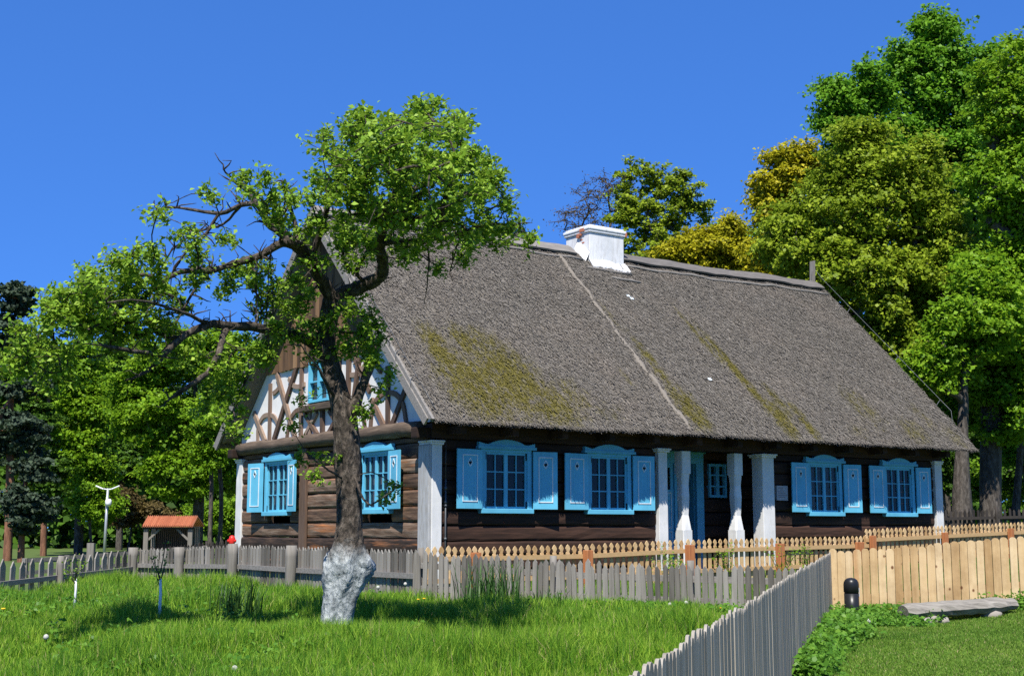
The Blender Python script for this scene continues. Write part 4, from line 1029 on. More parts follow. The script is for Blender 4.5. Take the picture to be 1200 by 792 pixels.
# right of and behind the house
tree('maple_tree', 'tall fresh green tree rising highest behind the olive maple', 'tree', 57, 1085, [(1098,95,62,80),(1055,150,50,60),(1150,120,62,80),(1110,220,90,80),(1190,150,60,90),(1095,30,20,22),(1055,75,22,26)], M['lf_green'], BK, 0.5, 79200, 0.20, 0.45, 11)
tree('maple_tree', 'rounded green tree on the left shoulder of the tall group, behind the golden tree', 'tree', 53, 1010, [(1003,118,42,55),(985,150,28,38),(1010,200,50,55),(970,200,22,30),(1000,290,60,70)], M['lf_green'], BK, 0.4, 48400, 0.18, 0.40, 12)
tree('maple_tree', 'broad olive-yellow maple above the right end of the thatched roof', 'tree', 46, 1065, [(1000,250,70,80),(1055,220,70,80),(950,300,60,70),(1020,340,100,80),(1090,310,70,90),(930,270,40,60),(1000,180,50,40),(1060,420,70,60)], M['lf_olive'], BK, 0.45, 92400, 0.16, 0.38, 13, density=.8)
tree('maple_tree', 'golden yellow tree at the left edge of the big maples, above the ridge', 'tree', 49, 935, [(925,210,38,44),(905,250,26,40),(900,300,30,36),(945,195,28,26),(925,330,40,30)], M['lf_gold'], BK, 0.3, 33000, 0.16, 0.35, 14)
tree('maple_tree', 'large bright green tree filling the right edge of the picture', 'tree', 42, 1160, [(1185,120,50,95),(1205,230,80,90),(1160,320,55,60),(1195,400,80,80),(1150,430,40,50),(1185,480,60,40),(1250,330,60,130)], M['lf_bright'], BK, 0.36, 92400, 0.15, 0.35, 15, top_frac=.85)
tree('maple_tree', 'shaded dark green tree behind the right roof slope, between thick trunks', 'tree', 55, 1100, [(1080,430,60,90),(1140,470,60,70),(1060,500,40,60),(1200,530,50,50),(1090,550,40,40)], M['lf_dark'], BK, 0.4, 44000, 0.18, 0.40, 16)
tree('linden_tree', 'old tree with the very thick grey trunk close to the house corner', 'tree', 40, 1128, [(1120,400,45,50),(1150,370,40,50),(1100,440,30,35)], M['lf_bright'], BK, 0.43, 19800, 0.15, 0.35, 17)
tree('linden_tree', 'forked dark trunk standing between the thick trunk and the picture edge', 'tree', 43, 1161, [(1150,440,30,40),(1185,420,40,40)], M['lf_green'], BK, 0.25, 13200, 0.15, 0.35, 18)
tree('linden_tree', 'slender mottled trunk rightmost behind the dark fence', 'tree', 45, 1189, [(1190,430,40,40),(1225,440,30,40)], M['lf_green'], BK, 0.22, 13200, 0.15, 0.35, 19)
for k, (px, py, rx, ry, Yd, lm) in enumerate([(1160, 565, 40, 28, 60, 'lf_bright'), (1215, 560, 40, 36, 58, 'lf_green')]):
    tree('bush', ['sunlit bush seen between the trunks beyond the dark fence', 'green bush at the picture edge beyond the dark fence'][k], 'bush', Yd, px, [(px, py, rx, ry)], M[lm], BK, 0.06, 11000, 0.13, 0.30, 30 + k)
tree('maple_tree', 'low hanging green branches of the tree at the right edge, under the bright crown', 'tree', 48, 1215, [(1190,470,60,50),(1160,400,50,60),(1120,470,34,36),(1215,520,50,40)], M['lf_green'], BK, .22, 24000, .16, .38, 41)
tree('maple_tree', 'dark green tree closing the gap behind the olive maple', 'tree', 60, 1110, [(1110,330,80,80),(1160,250,60,80),(1080,400,70,70),(1020,420,60,60)], M['lf_green'], BK, .3, 44000, .2, .45, 42)
# behind the ridge
tree('ash_tree', 'airy yellow-green tree with bare stems rising behind the white chimney', 'tree', 58, 765, [(745,212,24,26),(790,222,32,30),(770,252,46,30),(735,250,22,36),(812,240,18,24),(765,290,50,28)], M['lf_olive'], BK, 0.22, 15400, 0.16, 0.28, 20, twigs=True)
tree('ash_tree', 'nearly bare grey-twigged tree left of the chimney', 'tree', 60, 715, [(705,235,30,38),(672,245,26,30),(690,280,36,26),(725,225,20,26)], M['lf_brown'], BK, 0.2, 2420, 0.09, 0.40, 21, twigs=True)
tree('maple_tree', 'low yellow-green tree right of the chimney, just over the ridge', 'tree', 54, 800, [(795,300,30,30),(835,298,36,34),(872,312,26,34),(850,275,20,18)], M['lf_gold'], BK, 0.25, 26400, 0.16, 0.35, 22)
tree('maple_tree', 'green tree in the gap between the low yellow tree and the golden maple', 'tree', 60, 860, [(860,290,34,36),(830,320,40,30),(890,330,40,34)], M['lf_bright'], BK, 0.25, 19800, 0.17, 0.35, 23)
tree('pine_tree', 'blue-green treetop peeping over the ridge beside the pear crown', 'tree', 62, 588, [(590,285,30,22),(570,300,30,24)], M['lf_pine'], M['bark_pine'], 0.2, 8800, 0.15, 0.25, 24)
# left side
tree('maple_tree', 'bright green maple over the tiled shelter', 'tree', 54, 231, [(205,420,52,42),(255,430,48,50),(190,490,56,46),(250,510,50,44),(215,555,50,30),(275,555,34,30),(290,490,34,60),(165,455,30,40)], M['lf_bright'], BK, 0.24, 70400, 0.16, 0.38, 25)
tree('maple_tree', 'bright green maple between the pines and the street lamp', 'tree', 60, 92, [(92,440,32,42),(75,495,42,46),(105,540,34,44),(110,480,26,40),(60,430,30,30),(115,595,22,24)], M['lf_bright'], BK, 0.22, 52800, 0.17, 0.38, 26)
tree('pine_tree', 'blue-grey pine with a reddish trunk, at the left picture edge', 'tree', 47, 10, [(14,350,16,22),(8,395,26,30),(22,450,30,34),(5,510,30,34)], M['lf_pine'], M['bark_pine'], 0.17, 19800, 0.17, 0.25, 27, upl=.3, lobes=5, flat=.35, top_frac=.95)
tree('pine_tree', 'scraggly pine with a crooked reddish trunk beside the left-edge pine', 'tree', 45, 26, [(30,500,22,26),(42,545,20,24),(20,585,24,22),(38,600,20,24)], M['lf_pine'], M['bark_pine'], 0.14, 11000, 0.16, 0.23, 28, upl=.3, lobes=5, flat=.35, top_frac=.95)
tree('pine_tree', 'slim dark pine behind the two red-trunked pines', 'tree', 55, 52, [(50,430,22,40),(45,500,26,40),(55,560,24,40)], M['lf_dark'], M['bark_pine'], 0.15, 17600, 0.17, 0.25, 29, upl=.3, lobes=5, flat=.35, top_frac=.95)
tree('spruce_tree', 'dark spruce behind the bright maples, above the street lamp', 'tree', 70, 140, [(138,420,16,34),(138,480,30,40),(140,550,40,46)], M['lf_dark'], BK, 0.2, 26400, 0.20, 0.30, 31, top_frac=.95)
tree('bush', 'brownish bush behind the shelter roof', 'bush', 66, 150, [(150,598,26,30),(185,600,26,16)], M['lf_brown'], BK, 0.06, 11000, 0.13, 0.30, 32)
tree('bush', 'sunlit yellow-green bush behind the street lamp', 'bush', 52, 108, [(104,592,16,14),(112,575,12,12)], M['lf_bright'], BK, 0.06, 5500, 0.12, 0.25, 33)
tree('bush', 'green bush between the thin trunks left of the house', 'bush', 62, 255, [(255,600,26,24),(275,585,14,30)], M['lf_bright'], BK, 0.06, 8800, 0.13, 0.30, 34)
for k, px in enumerate((247, 258)):
    tree('birch_tree', ['pale thin trunk right of the tiled shelter', 'second thin trunk nearer to the house corner'][k], 'tree', 50 + k, px, [(px + 5*k, 520, 16, 30), (px - 6, 490, 20, 24)], M['lf_bright'], M['bark'], 0.13, 5720, 0.15, 0.30, 36 + k)
# far woodland, one mass
def woodland():
    rs = np.random.RandomState(5); Vs = []; Qs = []; k0 = 0
    spots = []
    for px in np.arange(-120, 330, 17): spots.append((px + rs.uniform(-8, 8), rs.uniform(76, 92), rs.uniform(395, 470) if px < 170 else rs.uniform(420, 480)))
    for px in np.arange(1030, 1400, 17): spots.append((px + rs.uniform(-8, 8), rs.uniform(78, 94), rs.uniform(330, 420)))
    for px in np.arange(330, 1030, 26): spots.append((px + rs.uniform(-8, 8), rs.uniform(92, 105), rs.uniform(400, 450)))
    for (px, Yd, py) in spots:
        top = at(px, py, Yd); r = rs.uniform(1.6, 2.6); z0 = .5; H = top[2] - z0
        n = int(1500); f_ = rs.rand(n)**.8; a = rs.rand(n)*2*math.pi
        rr = r*np.minimum(1, (1.02 - f_)*2.2 + .12)*np.sqrt(rs.rand(n))*(1 + .3*np.sin(f_*17 + a*2))
        C = np.stack([top[0] + rr*np.cos(a), Yd + rr*np.sin(a), z0 + f_*H], -1)
        nr = np.stack([np.cos(a)*.5, np.sin(a)*.5, 0*a + .5], -1) + rs.normal(0, .4, (n, 3)); Ls = rs.uniform(.3, .65, n)
        V, Q = leaf_quads(C, nr, Ls, Ls*.8, rs); Vs.append(V); Qs.append(Q + k0); k0 += len(V)
    o_ = arr_mesh('woodland', np.concatenate(Vs), np.concatenate(Qs), M['lf_dark']); setp(o_, 'dark far-off woodland closing the view behind the trees', 'woodland', kind='stuff')
woodland()
print('trees done')

# ---- the pear tree in front
def pear():
    rs = np.random.RandomState(21); Y0 = 15.6; K = Y0/F
    b0 = at(397, 738, Y0); base = np.array([b0[0], Y0, tz(b0[0], Y0)])
    root = empty('pear_tree', base, label='gnarled old pear tree with a limewashed trunk standing in the long grass', cat='tree')
    mb = MB()
    def W3(p): return at(p[0], p[1], Y0 + (p[3]*1.3 if len(p) > 3 else 0) - max(0, 345 - p[1])*.0120)
    def smooth_path(path, sub=4):
        P = np.array([np.append(W3(p), p[2]*K) for p in path]); out = []
        for i in range(len(P) - 1):
            p0, p1, p2, p3 = P[max(i-1, 0)], P[i], P[i+1], P[min(i+2, len(P)-1)]
            for k in range(sub):
                q = k/sub; out.append(.5*((2*p1) + (-p0 + p2)*q + (2*p0 - 5*p1 + 4*p2 - p3)*q*q + (-p0 + 3*p1 - 3*p2 + p3)*q**3))
        out.append(P[-1]); return np.array(out)
    trunk = [(390,756,20),(392,740,19),(395,720,19.5),(398,702,21),(403,684,24.5),(408,667,27.5),(407,650,23),(408,638,18.5),(409,625,16.8),(410,595,15.3),(410,560,15.8),(408,530,16.4),(405,502,15.6),(399,472,13.3),(392,448,12.5),(386,425,11),(383,403,10.5),(385,375,11),(391,350,12.5)]
    path = smooth_path(trunk, 6); n = 28; rings = []
    for i, p in enumerate(path):
        for k in range(n):
            a = 2*math.pi*k/n
            # fluted, burled surface
            h = p[2]
            nz = .10*math.sin(3*a + h*2.2) + .07*math.sin(5*a - h*4 + 1) + .05*math.sin(9*a + h*7) + rs.normal(0, .018)
            low = max(0, 1 - abs(h - (base[2] + .78))/.42)
            nz += .10*low*max(0, math.cos(a - .25))**3 + .05*low*max(0, math.cos(a - 2.9))**4 - .30*max(0, 1 - abs(h - base[2] - .55)/.4)*max(0, math.cos(a + 2.0))**14 - .16*low*max(0, math.cos(a + .9))**10 + .05*low*math.sin(7*a + h*13) + .04*low*math.sin(4*a - h*19)
            r = p[3]*(.93 + nz)
            rings.append((p[0] + r*math.cos(a), p[1] + r*math.sin(a)*.9, p[2]))
    fs = [(i*n + k, i*n + (k+1) % n, (i+1)*n + (k+1) % n, (i+1)*n + k) for i in range(len(path) - 1) for k in range(n)]
    fs.append(tuple((len(path)-1)*n + k for k in range(n))); mb.add(rings, fs, True)
    # a few knots and a dead spur on the limewashed base
    for (px, py, r, dy) in ((426, 660, 10, -.10),):
        c = at(px, py, Y0 + dy); mb.tube([c + (0, .10, -.03), c, c + (0, -.045, .015)], [r*K*1.0, r*K*.85, r*K*.25], 10, wob=.12)
    limbs = [
     [(403,505,9),(412,485,8.5),(423,455,7.5),(434,428,6.5),(442,408,5),(446,392,3)],
     [(391,352,10),(378,330,9.5),(364,305,9),(350,290,8.5),(338,280,7.5,.1),(326,268,6.5,.2),(319,259,5,.25)],
     [(350,290,6,0),(330,285,5.5,-.2),(306,299,5,-.4),(275,309,4.4,-.6),(247,317,3.8,-.8),(215,318,3.2,-1.0),(190,330,2.6,-1.2),(170,350,2.0,-1.4),(158,375,1.4,-1.5)],
     [(330,272,5.5,.15),(314,262,5,.2),(303,241,4.2,.3),(283,240,3.4,.4),(257,250,2.8,.5),(221,245,2.0,.6),(195,243,1.4,.6),(178,250,.9,.6)],
     [(303,241,3),(290,225,2.3,.3),(275,213,1.7,.2),(262,199,1,.2)],
     [(257,250,2.4,.5),(240,275,2,.3),(215,300,1.6,.1),(196,330,1.1,0)],
     [(283,240,2.2,.4),(262,262,1.8,.5),(232,272,1.5,.6),(205,290,1.1,.6),(190,312,.7,.6)],
     [(391,352,10),(403,344,10),(418,338,9.8),(436,330,9.2),(448,321,8.6),(448,304,8),(444,285,7.4),(451,260,6.8),(461,235,6),(468,208,5.2),(476,180,4.2),(482,155,3),(485,135,1.6)],
     [(451,262,4),(432,242,3.4,-.2),(412,222,2.6,-.4),(400,195,1.8,-.5)],
     [(460,237,4),(490,220,3.4,.3),(520,205,2.8,.5),(545,196,2.1,.6),(568,190,1.4,.6)],
     [(445,287,3.6),(475,282,3,-.2),(510,280,2.6,-.3),(545,270,2.2,-.3),(580,262,1.7,-.2),(610,268,1,-.2)],
     [(467,212,3),(446,187,2.4,-.3),(425,165,1.7,-.4)],
     [(364,306,4.5),(375,272,4,.2),(385,242,3.2,.3),(400,215,2.4,.4),(396,188,1.4,.4)],
     [(350,292,3.6),(345,262,3,.3),(338,235,2.2,.4),(330,212,1.3,.4)],
     [(384,414,8.5),(370,404,8,-.1),(352,395,7.4,-.2),(330,388,6.8,-.4),(300,384,6.2,-.7),(270,382,5.6,-1.0),(245,380,5,-1.2),(222,390,4.4,-1.4),(205,402,4,-1.5),(190,418,3.4,-1.6),(178,430,2.6,-1.7),(163,440,1.8,-1.8),(146,446,1,-1.8)],
     [(192,417,2.6,-1.6),(175,414,2.8,-1.8),(150,410,2.8,-2.0),(122,405,2.2,-2.2)],
     [(266,383,4.2,-1.0),(261,397,4,-1.2),(257,412,3.8,-1.3),(247,432,3.4,-1.4),(225,450,2.9,-1.5),(206,462,2.2,-1.5),(194,472,1,-1.5)],
     [(245,381,2.6,-1.2),(225,370,2.2,-1.5),(200,362,1.8,-1.8),(165,352,1.4,-2.2),(125,355,1,-2.4)],
     [(247,317,2,-.8),(225,345,1.7,-1.0),(205,380,1.2,-1.2)],
     [(395,470,3),(378,440,2.4,-.3),(365,420,1.7,-.4),(352,405,1,-.5)],
     [(500,282,1.4,-.3),(503,305,1.2,-.5),(500,335,.8,-.6),(497,355,.5,-.6)],
     [(545,271,1.3,-.3),(535,290,1,-.4),(528,318,.6,-.4)],
     [(416,560,1.8,-.15),(430,590,1.4,-.4),(450,582,1,-.5),(468,568,.7,-.5)],
     [(400,560,1.6,-.1),(380,548,1.2,-.3),(364,535,.8,-.4)],
    ]
    for q in ((300, 384, -.7), (312, 385, -.6), (322, 386, -.5), (306, 384, -.6)):   # upright water shoots
        dx = rs.uniform(-6, 6); limbs.append([(q[0], q[1], 1.0, q[2]), (q[0] + dx*.5, q[1] - 40, .8, q[2]), (q[0] + dx, q[1] - 82, .35, q[2])])
    sk = Skel()
    # crown of dead spurs on the upper left limbs
    for L_ in limbs:
        path = smooth_path(L_, 4)
        mb.tube([p[:3] + rs.normal(0, .004, 3) for p in path], [max(p[3]*.86*(1 + rs.normal(0, .05)), .004) for p in path], 10 if L_[0][2] > 4 else 6, wob=.06 if L_[0][2] > 3 else 0)
        last = -1
        for p in path[::2]: last = sk.add(p[:3], last)
    # short crooked spurs
    spV = []
    nodes = np.array(sk.p)
    for k in range(520):
        i = rs.randint(0, len(nodes)); p = nodes[i].copy()
        if k > 240 and not (p[0] < -2.0 and p[2] > 3.7): continue
        if p[2] < 2.6 and rs.rand() < .8: continue
        d = rs.normal(size=3); d[2] = abs(d[2])*.6 + .1; d /= np.linalg.norm(d); pts = [p]
        for j in range(3): d = d + rs.normal(0, .5, 3); d /= np.linalg.norm(d); pts.append(pts[-1] + d*rs.uniform(.04, .11))
        mb.tube(pts, [.010, .008, .006, .003], 4)
    mb.build('trunk', M['pear_bark'], root)
    # leaf clouds
    blobs = [(400,165,36,1.),(440,152,36,1.),(480,150,40,1.),(520,165,42,1.),(555,195,38,1.),(580,212,24,.9),(500,205,52,1.),(450,205,46,1.),(402,205,42,1.),(368,225,34,1.),(345,250,30,.9),(318,235,26,.7),(300,208,18,.6),(345,200,14,.6),(272,212,14,.4),
      (540,240,42,1.),(480,250,42,1.),(430,255,40,1.),(395,262,30,.9),(365,265,24,.8),(590,250,26,.9),(614,270,13,.7),(565,268,26,.8),(535,300,12,.6),(510,322,9,.5),(470,300,16,.5),(510,108,5,.4),(490,125,22,.9),(420,135,22,.9),(535,140,22,.9),
      (150,312,24,.8),(130,338,34,.9),(100,350,30,1.),(75,362,24,.9),(112,378,34,1.),(150,362,28,.9),(185,305,20,.6),(205,340,28,.7),(80,392,26,.8),(52,372,14,.6),(40,410,30,.7),(15,420,26,.6),(250,332,24,.7),(290,322,20,.6),(170,395,24,.8),(212,400,24,.6),(140,395,24,.8),
      (290,415,24,.7),(315,400,22,.7),(332,365,20,.6),(345,345,22,.7),(362,390,28,.8),(318,418,16,.5),(262,470,26,.6),(268,500,18,.6),(235,430,20,.5),(270,440,22,.6),(60,440,24,.5),
      (415,395,28,.8),(436,425,18,.7),(405,372,22,.7),(446,445,13,.7),(430,395,20,.7),(425,360,16,.6),(375,310,16,.5),(395,300,18,.6),(420,300,20,.5),(448,400,12,.6),
      (362,535,12,.5),(366,560,9,.5),(458,575,14,.5),(398,545,8,.5),(360,470,8,.4),(428,480,10,.5),(378,410,18,.6),(240,300,14,.4),(215,270,14,.3),(190,255,10,.2),(345,500,7,.3),(298,312,4,.9),(297,330,5,.9),(312,318,4,.9),(311,345,5,.9),(322,335,4,.9),(305,360,5,.9),(250,225,10,.3),(230,285,10,.4),(270,280,14,.4)]
    pads = []
    for (px, py, r, dn) in blobs:
        if py < 290 and px > 350: py += 13; r *= .88; dn *= 1.15
        n = max(2, int((r/11.0)**2*(2.0 if px > 350 else 2.4)*dn + 1))
        for k in range(n):
            a = rs.rand()*2*math.pi; q = r*math.sqrt(rs.rand()); x = px + q*math.cos(a); y = py + q*math.sin(a)
            if px < 385: dy = -(385 - x)/385*3.1 + rs.normal(0, .38)
            elif y > 340: dy = rs.normal(-.1, .3)
            else: dy = rs.normal(-.15, .95)*min(1.0, r/28)
            pads.append(at(x, y, Y0 + dy - (max(0, 345 - y)*.0120)))
    pads = np.array(pads)
    keep = np.ones(len(pads), bool)                          # open gaps in the crown that let the sun onto the trunk
    for (px, py) in ((404, 500), (409, 560), (409, 610), (405, 670), (398, 715)):
        o_ = at(px, py, Y0); d_ = pads - o_; tt = d_@SUN; ds = np.linalg.norm(d_ - tt[:, None]*SUN, axis=1)
        keep &= ~((ds < .30) & (tt > .5) & (rs.rand(len(pads)) < .85))
    pads = pads[keep]
    ctr = at(400, 340, Y0); order = np.argsort(np.linalg.norm(pads - ctr, axis=1)); ends = []
    nb = len(sk.p)
    for i in order: ends.append(sk.connect(pads[i], .12, rs, curve=.4, down_pen=.25))
    sk.weigh(ends, [1.0]*len(ends))
    P = np.array(sk.p); par = np.array(sk.par); wv = np.array(sk.w); e = np.arange(nb, len(P)); e = e[par[e] >= 0]
    rad = .0042*np.maximum(wv, 1)**.45
    A_ = [P[par[e]]]; B_ = [P[e]]; RA = [np.minimum(rad[e]*1.2, .03)]; RB = [np.minimum(rad[e], .026)]
    sub = 5; m_ = len(pads)
    sc_ = pads[:, None, :] + rs.normal(0, 1, (m_, sub, 3))*np.array([.075, .075, .06])
    A_.append(np.repeat(pads, sub, 0)); B_.append(sc_.reshape(-1, 3)); RA.append(np.full(m_*sub, .0042)); RB.append(np.full(m_*sub, .002))
    V, Q = tubes_from_edges(np.concatenate(A_), np.concatenate(B_), np.concatenate(RA), np.concatenate(RB), 4)
    arr_mesh('branches', V, Q, M['pear_bark'], root, smooth=True)
    per = 70
    q = rs.rand(m_, per, 1); si = rs.randint(0, sub, (m_, per))
    C = pads[:, None, :]*(1 - q) + sc_[np.arange(m_)[:, None], si]*q*1.1 + (q*-.1)*pads[:, None, :] + rs.normal(0, .040, (m_, per, 3))
    C = C.reshape(-1, 3)
    nr = np.array([-.05, -.12, .75]) + rs.normal(0, .5, (len(C), 3))
    Ls = .065*rs.uniform(.6, 1.25, len(C))
    # leaves along the upright shoots
    V, Q = leaf_quads(C, nr, Ls, Ls*rs.uniform(.5, .72, len(C)), rs, .14)
    arr_mesh('foliage', V, Q, M['lf_pear'], root)
    return base
PB = pear()
print('pear done')

# ------------------------------------------------------------------ ground cover
def inside_meadow(x, y):
    dl = np.interp(y, [2.9, 7, 12, 18], [.02, 1.11, 2.5, 4.235]) - .10
    fx = np.array([-20, B3[0], A2[0], B2[0], Cc2[0], D2_[0], B[0], C[0], D_[0], 6]); fy = np.array([20, B3[1], A2[1], B2[1], Cc2[1], D2_[1], B[1], C[1], D_[1], 17]) + .1
    return (x < dl) & (y < np.interp(x, fx, fy)) & (np.hypot(x - PB[0], (y - PB[1])) > .20)
def blades(n, xr, yr, test, hfun, wd, seed, lean=.35):
    rs = np.random.RandomState(seed); x = rs.uniform(*xr, n); y = rs.uniform(*yr, n)
    k = test(x, y) & (np.abs(x) < .42*y + .6); x = x[k]; y = y[k]; n = len(x); z = terr(x, y)
    h = hfun(x, y, rs); a = rs.rand(n)*2*math.pi
    # neighbours lean together
    la = vnoise(x*1.3 + 7, y*1.3, 8)*9 + rs.normal(0, 2.0, n); le = h*np.abs(rs.normal(lean*.8, .24, n))
    lx, ly = np.cos(la)*le, np.sin(la)*le
    ww = wd*rs.uniform(.6, 1.3, n); cx_, sy_ = np.cos(a)*ww/2, np.sin(a)*ww/2
    mid = np.stack([x + lx*.32, y + ly*.32, z + h*.58], -1); tip = np.stack([x + lx, y + ly, z + h*(1 - .25*(le/h)**2)], -1); bs = np.stack([x, y, z - .02], -1)
    o_ = np.stack([cx_, sy_, 0*cx_], -1)
    V = np.stack([bs - o_, bs + o_, mid - o_*.8, mid + o_*.8, tip], 1).reshape(-1, 3)
    i = np.arange(n)*5
    return V, np.stack([i, i+1, i+3, i+2], -1), np.stack([i+2, i+3, i+4], -1)
def join(parts):
    V = []; Q = []; T = []; k = 0
    for v, q, t_ in parts: V.append(v); Q.append(q + k); T.append(t_ + k); k += len(v)
    return np.concatenate(V), np.concatenate(Q), np.concatenate(T)
def hm(x, y, rs):
    cl = vnoise(x*.9, y*.9, 9) + .6*vnoise(x*2.6, y*2.6, 10)
    far = np.clip((y - 17)/5, 0, 1)*np.clip((x + 4)/3, 0, 1)
    tr_ = 1 - .55*np.exp(-((x - PB[0])**2 + (y - PB[1] + .5)**2)/.8)
    return np.clip((.19 + .28*cl)*(1 - .35*far)*tr_, .06, .55)*rs.uniform(.55, 1.3, len(x))
V, Q, T_ = join([blades(270000, (-7.2, 4.0), (9.8, 16.5), inside_meadow, hm, .0095, 1), blades(220000, (-10.5, 4.4), (16.5, 29), inside_meadow, hm, .012, 2)])
o_ = arr_mesh('meadow_grass', V, Q, M['grass'], T=T_); setp(o_, 'long tufted green grass round the pear tree', 'grass', kind='stuff')
def inside_lawn(x, y):
    dl = np.interp(y, [2.9, 7, 12, 18], [.02, 1.11, 2.5, 4.235]) + .06
    return (x > dl) & (y < np.where(x < 6.9, 18.0, 18.0 + (x - 6.9)*.1))
V, Q, T_ = blades(420000, (1.8, 8.5), (9.3, 18.2), inside_lawn, lambda x, y, rs: (.030 + .02*vnoise(x*2, y*2, 12))*rs.uniform(.5, 1.4, len(x)), .007, 3, lean=.6)
o_ = arr_mesh('lawn_grass', V, Q, M['lawn'], T=T_); setp(o_, 'short mown lawn beside the diagonal fence', 'lawn', kind='stuff')
# sparse grass and bare trodden soil between the fences and the house
def inside_yard(x, y):
    dx = x - P0[0]; dy = y - P0[1]; u = dx*tx[0] + dy*tx[1]; v = dx*ty[0] + dy*ty[1]
    return (~inside_meadow(x, y)) & (v < -.1) & (u > -9) & (y > np.interp(x, [-10, D2_[0], 4.3, 12], [22, 21.1, 18.2, 18.6]))
V, Q, T_ = blades(90000, (-8, 12), (18, 34), inside_yard, lambda x, y, rs: np.clip(.10 + .14*vnoise(x*1.2, y*1.2, 13), .03, .3)*rs.uniform(.6, 1.3, len(x)), .012, 4)
o_ = arr_mesh('yard_grass', V, Q, M['lawn'], T=T_); setp(o_, 'thin grass between the grey fence and the house', 'grass', kind='stuff')
xs = np.linspace(-1.6, 4.4, 40); P = []
for k, x in enumerate(xs):
    yf = np.interp(x, [D2_[0], B[0], C[0], D_[0]], [D2_[1], B[1], C[1], D_[1]]) + .15
    u = (x + 1.66)
    yb = yf + 1.3 + .5*math.sin(k*.35) + 1.0*np.clip(k/39, 0, 1)
    for q in range(8):
        y = yf + (yb - yf)*q/7; P.append((x, y, tz(x, y) + (.012 if 0 < q < 7 else -.02)))
Q = np.array([(k*8 + q, (k+1)*8 + q, (k+1)*8 + q + 1, k*8 + q + 1) for k in range(39) for q in range(7)])
o_ = arr_mesh('path', np.array(P), Q, M['soil'], smooth=True); setp(o_, kind='structure')
# leafy weeds along the foot of the fences
def weeds():
    rs = np.random.RandomState(31); Vs = []; Qs = []; k0 = 0; S_ = []
    for k in range(900):
        y = rs.uniform(11, 17.9); x0 = np.interp(y, [2.9, 7, 12, 18], [.02, 1.11, 2.5, 4.235]) + .10
        wdt = .18 + .95*np.clip((y - 13.5)/4, 0, 1)*(.7 + .5*math.sin(y*2.3)); x = x0 + abs(rs.normal(0, 1))*wdt*.5
        if x > 5.35: continue
        S_.append((x, y, rs.uniform(.06, .22)))
    for k in range(90): S_.append((rs.uniform(4.5, 5.3), rs.uniform(17.35, 17.9), rs.uniform(.06, .18)))
    for k in range(80): S_.append((rs.uniform(4.0, 5.1), rs.uniform(16.2, 17.0), rs.uniform(.05, .12)))
    for k in range(110): S_.append((rs.uniform(6.1, 7.8), rs.uniform(17.5, 17.95), rs.uniform(.05, .22)))
    for k in range(420):                                    # low leafy growth on the meadow side near the grey fence
        x = rs.uniform(.2, 3.6); y = np.interp(x, [D2_[0], B[0], C[0], D_[0]], [D2_[1], B[1], C[1], D_[1]]) - abs(rs.normal(.25, .6)) - .05
        S_.append((x, y, rs.uniform(.06, .18)))
    for k in range(800):                                    # broad-leaved herbs scattered through the meadow
        y = rs.uniform(10.5, 22); x = rs.uniform(-.42*y, 3.5)
        if vnoise(np.array([x*.6]), np.array([y*.6]), 15)[0] > .02 and inside_meadow(np.array([x]), np.array([y]))[0]: S_.append((x, y, rs.uniform(.10, .30)))
    for (x, y, h) in S_:
        z = tz(x, y); n = rs.randint(14, 26); f_ = rs.rand(n)
        C_ = np.stack([x + rs.normal(0, .06, n), y + rs.normal(0, .06, n), z + .01 + h*f_], -1)
        nr = np.stack([rs.normal(0, .5, n), rs.normal(-.15, .5, n), np.full(n, .8)], -1); Ls = rs.uniform(.03, .08, n)
        V, Q = leaf_quads(C_, nr, Ls, Ls*rs.uniform(.5, .8, n), rs); Vs.append(V); Qs.append(Q + k0); k0 += len(V)
    o_ = arr_mesh('weeds', np.concatenate(Vs), np.concatenate(Qs), M['weed']); setp(o_, 'low leafy weeds growing in the grass and along the foot of the fences', 'weeds', kind='stuff')
weeds()

# ------------------------------------------------------------------ small things
def lat(name, prof, n, mat, parent=None, loc=None, c=(0, 0, 0)):
    """lathe: prof list of (r, z) about c"""
    mb = MB(); P = []
    for r, z in prof:
        for k in range(n): a = 2*math.pi*k/n; P.append((c[0] + r*math.cos(a), c[1] + r*math.sin(a), c[2] + z))
    fs = [(i*n + k, i*n + (k+1) % n, (i+1)*n + (k+1) % n, (i+1)*n + k) for i in range(len(prof) - 1) for k in range(n)]
    fs += [tuple(range(n))[::-1], tuple((len(prof)-1)*n + k for k in range(n))]
    mb.add(P, fs, True); return mb.build(name, mat, parent, loc)
# bollard light
q = at(998, 700, 17.3); bl = (q[0], q[1], tz(q[0], q[1])); zt_ = at(998, 676.5, 17.3)[2] - bl[2]
root = empty('bollard', bl, label='short round-topped black bollard by the corner of the new fence', cat='bollard')
r = .094
lat('body', [(r, -.05), (r, zt_ - .20)], 24, M['bollard'], root, c=bl)
lat('head', [(r*.96, zt_ - .20), (r*.96, zt_ - .185), (r*1.04, zt_ - .18), (r*1.04, zt_ - .085), (r*.98, zt_ - .055), (r*.8, zt_ - .025), (r*.5, zt_ - .007), (.01, zt_)], 24, M['bollard'], root, c=bl)
mb = MB()
for k in range(4):
    a0 = -.60 + .13*k; a1 = a0 + .13; P = []
    for a in (a0, a1):
        for z in (zt_ - .235, zt_ - .125): P.append((bl[0] + (r*1.04 + .004)*math.cos(a), bl[1] + (r*1.04 + .004)*math.sin(a), bl[2] + z))
    mb.add(P, [(0, 2, 3, 1)])
lb = mb.build('sticker', M['white_lamp'], root); s_ = lb.modifiers.new('solid', 'SOLIDIFY'); s_.thickness = .002
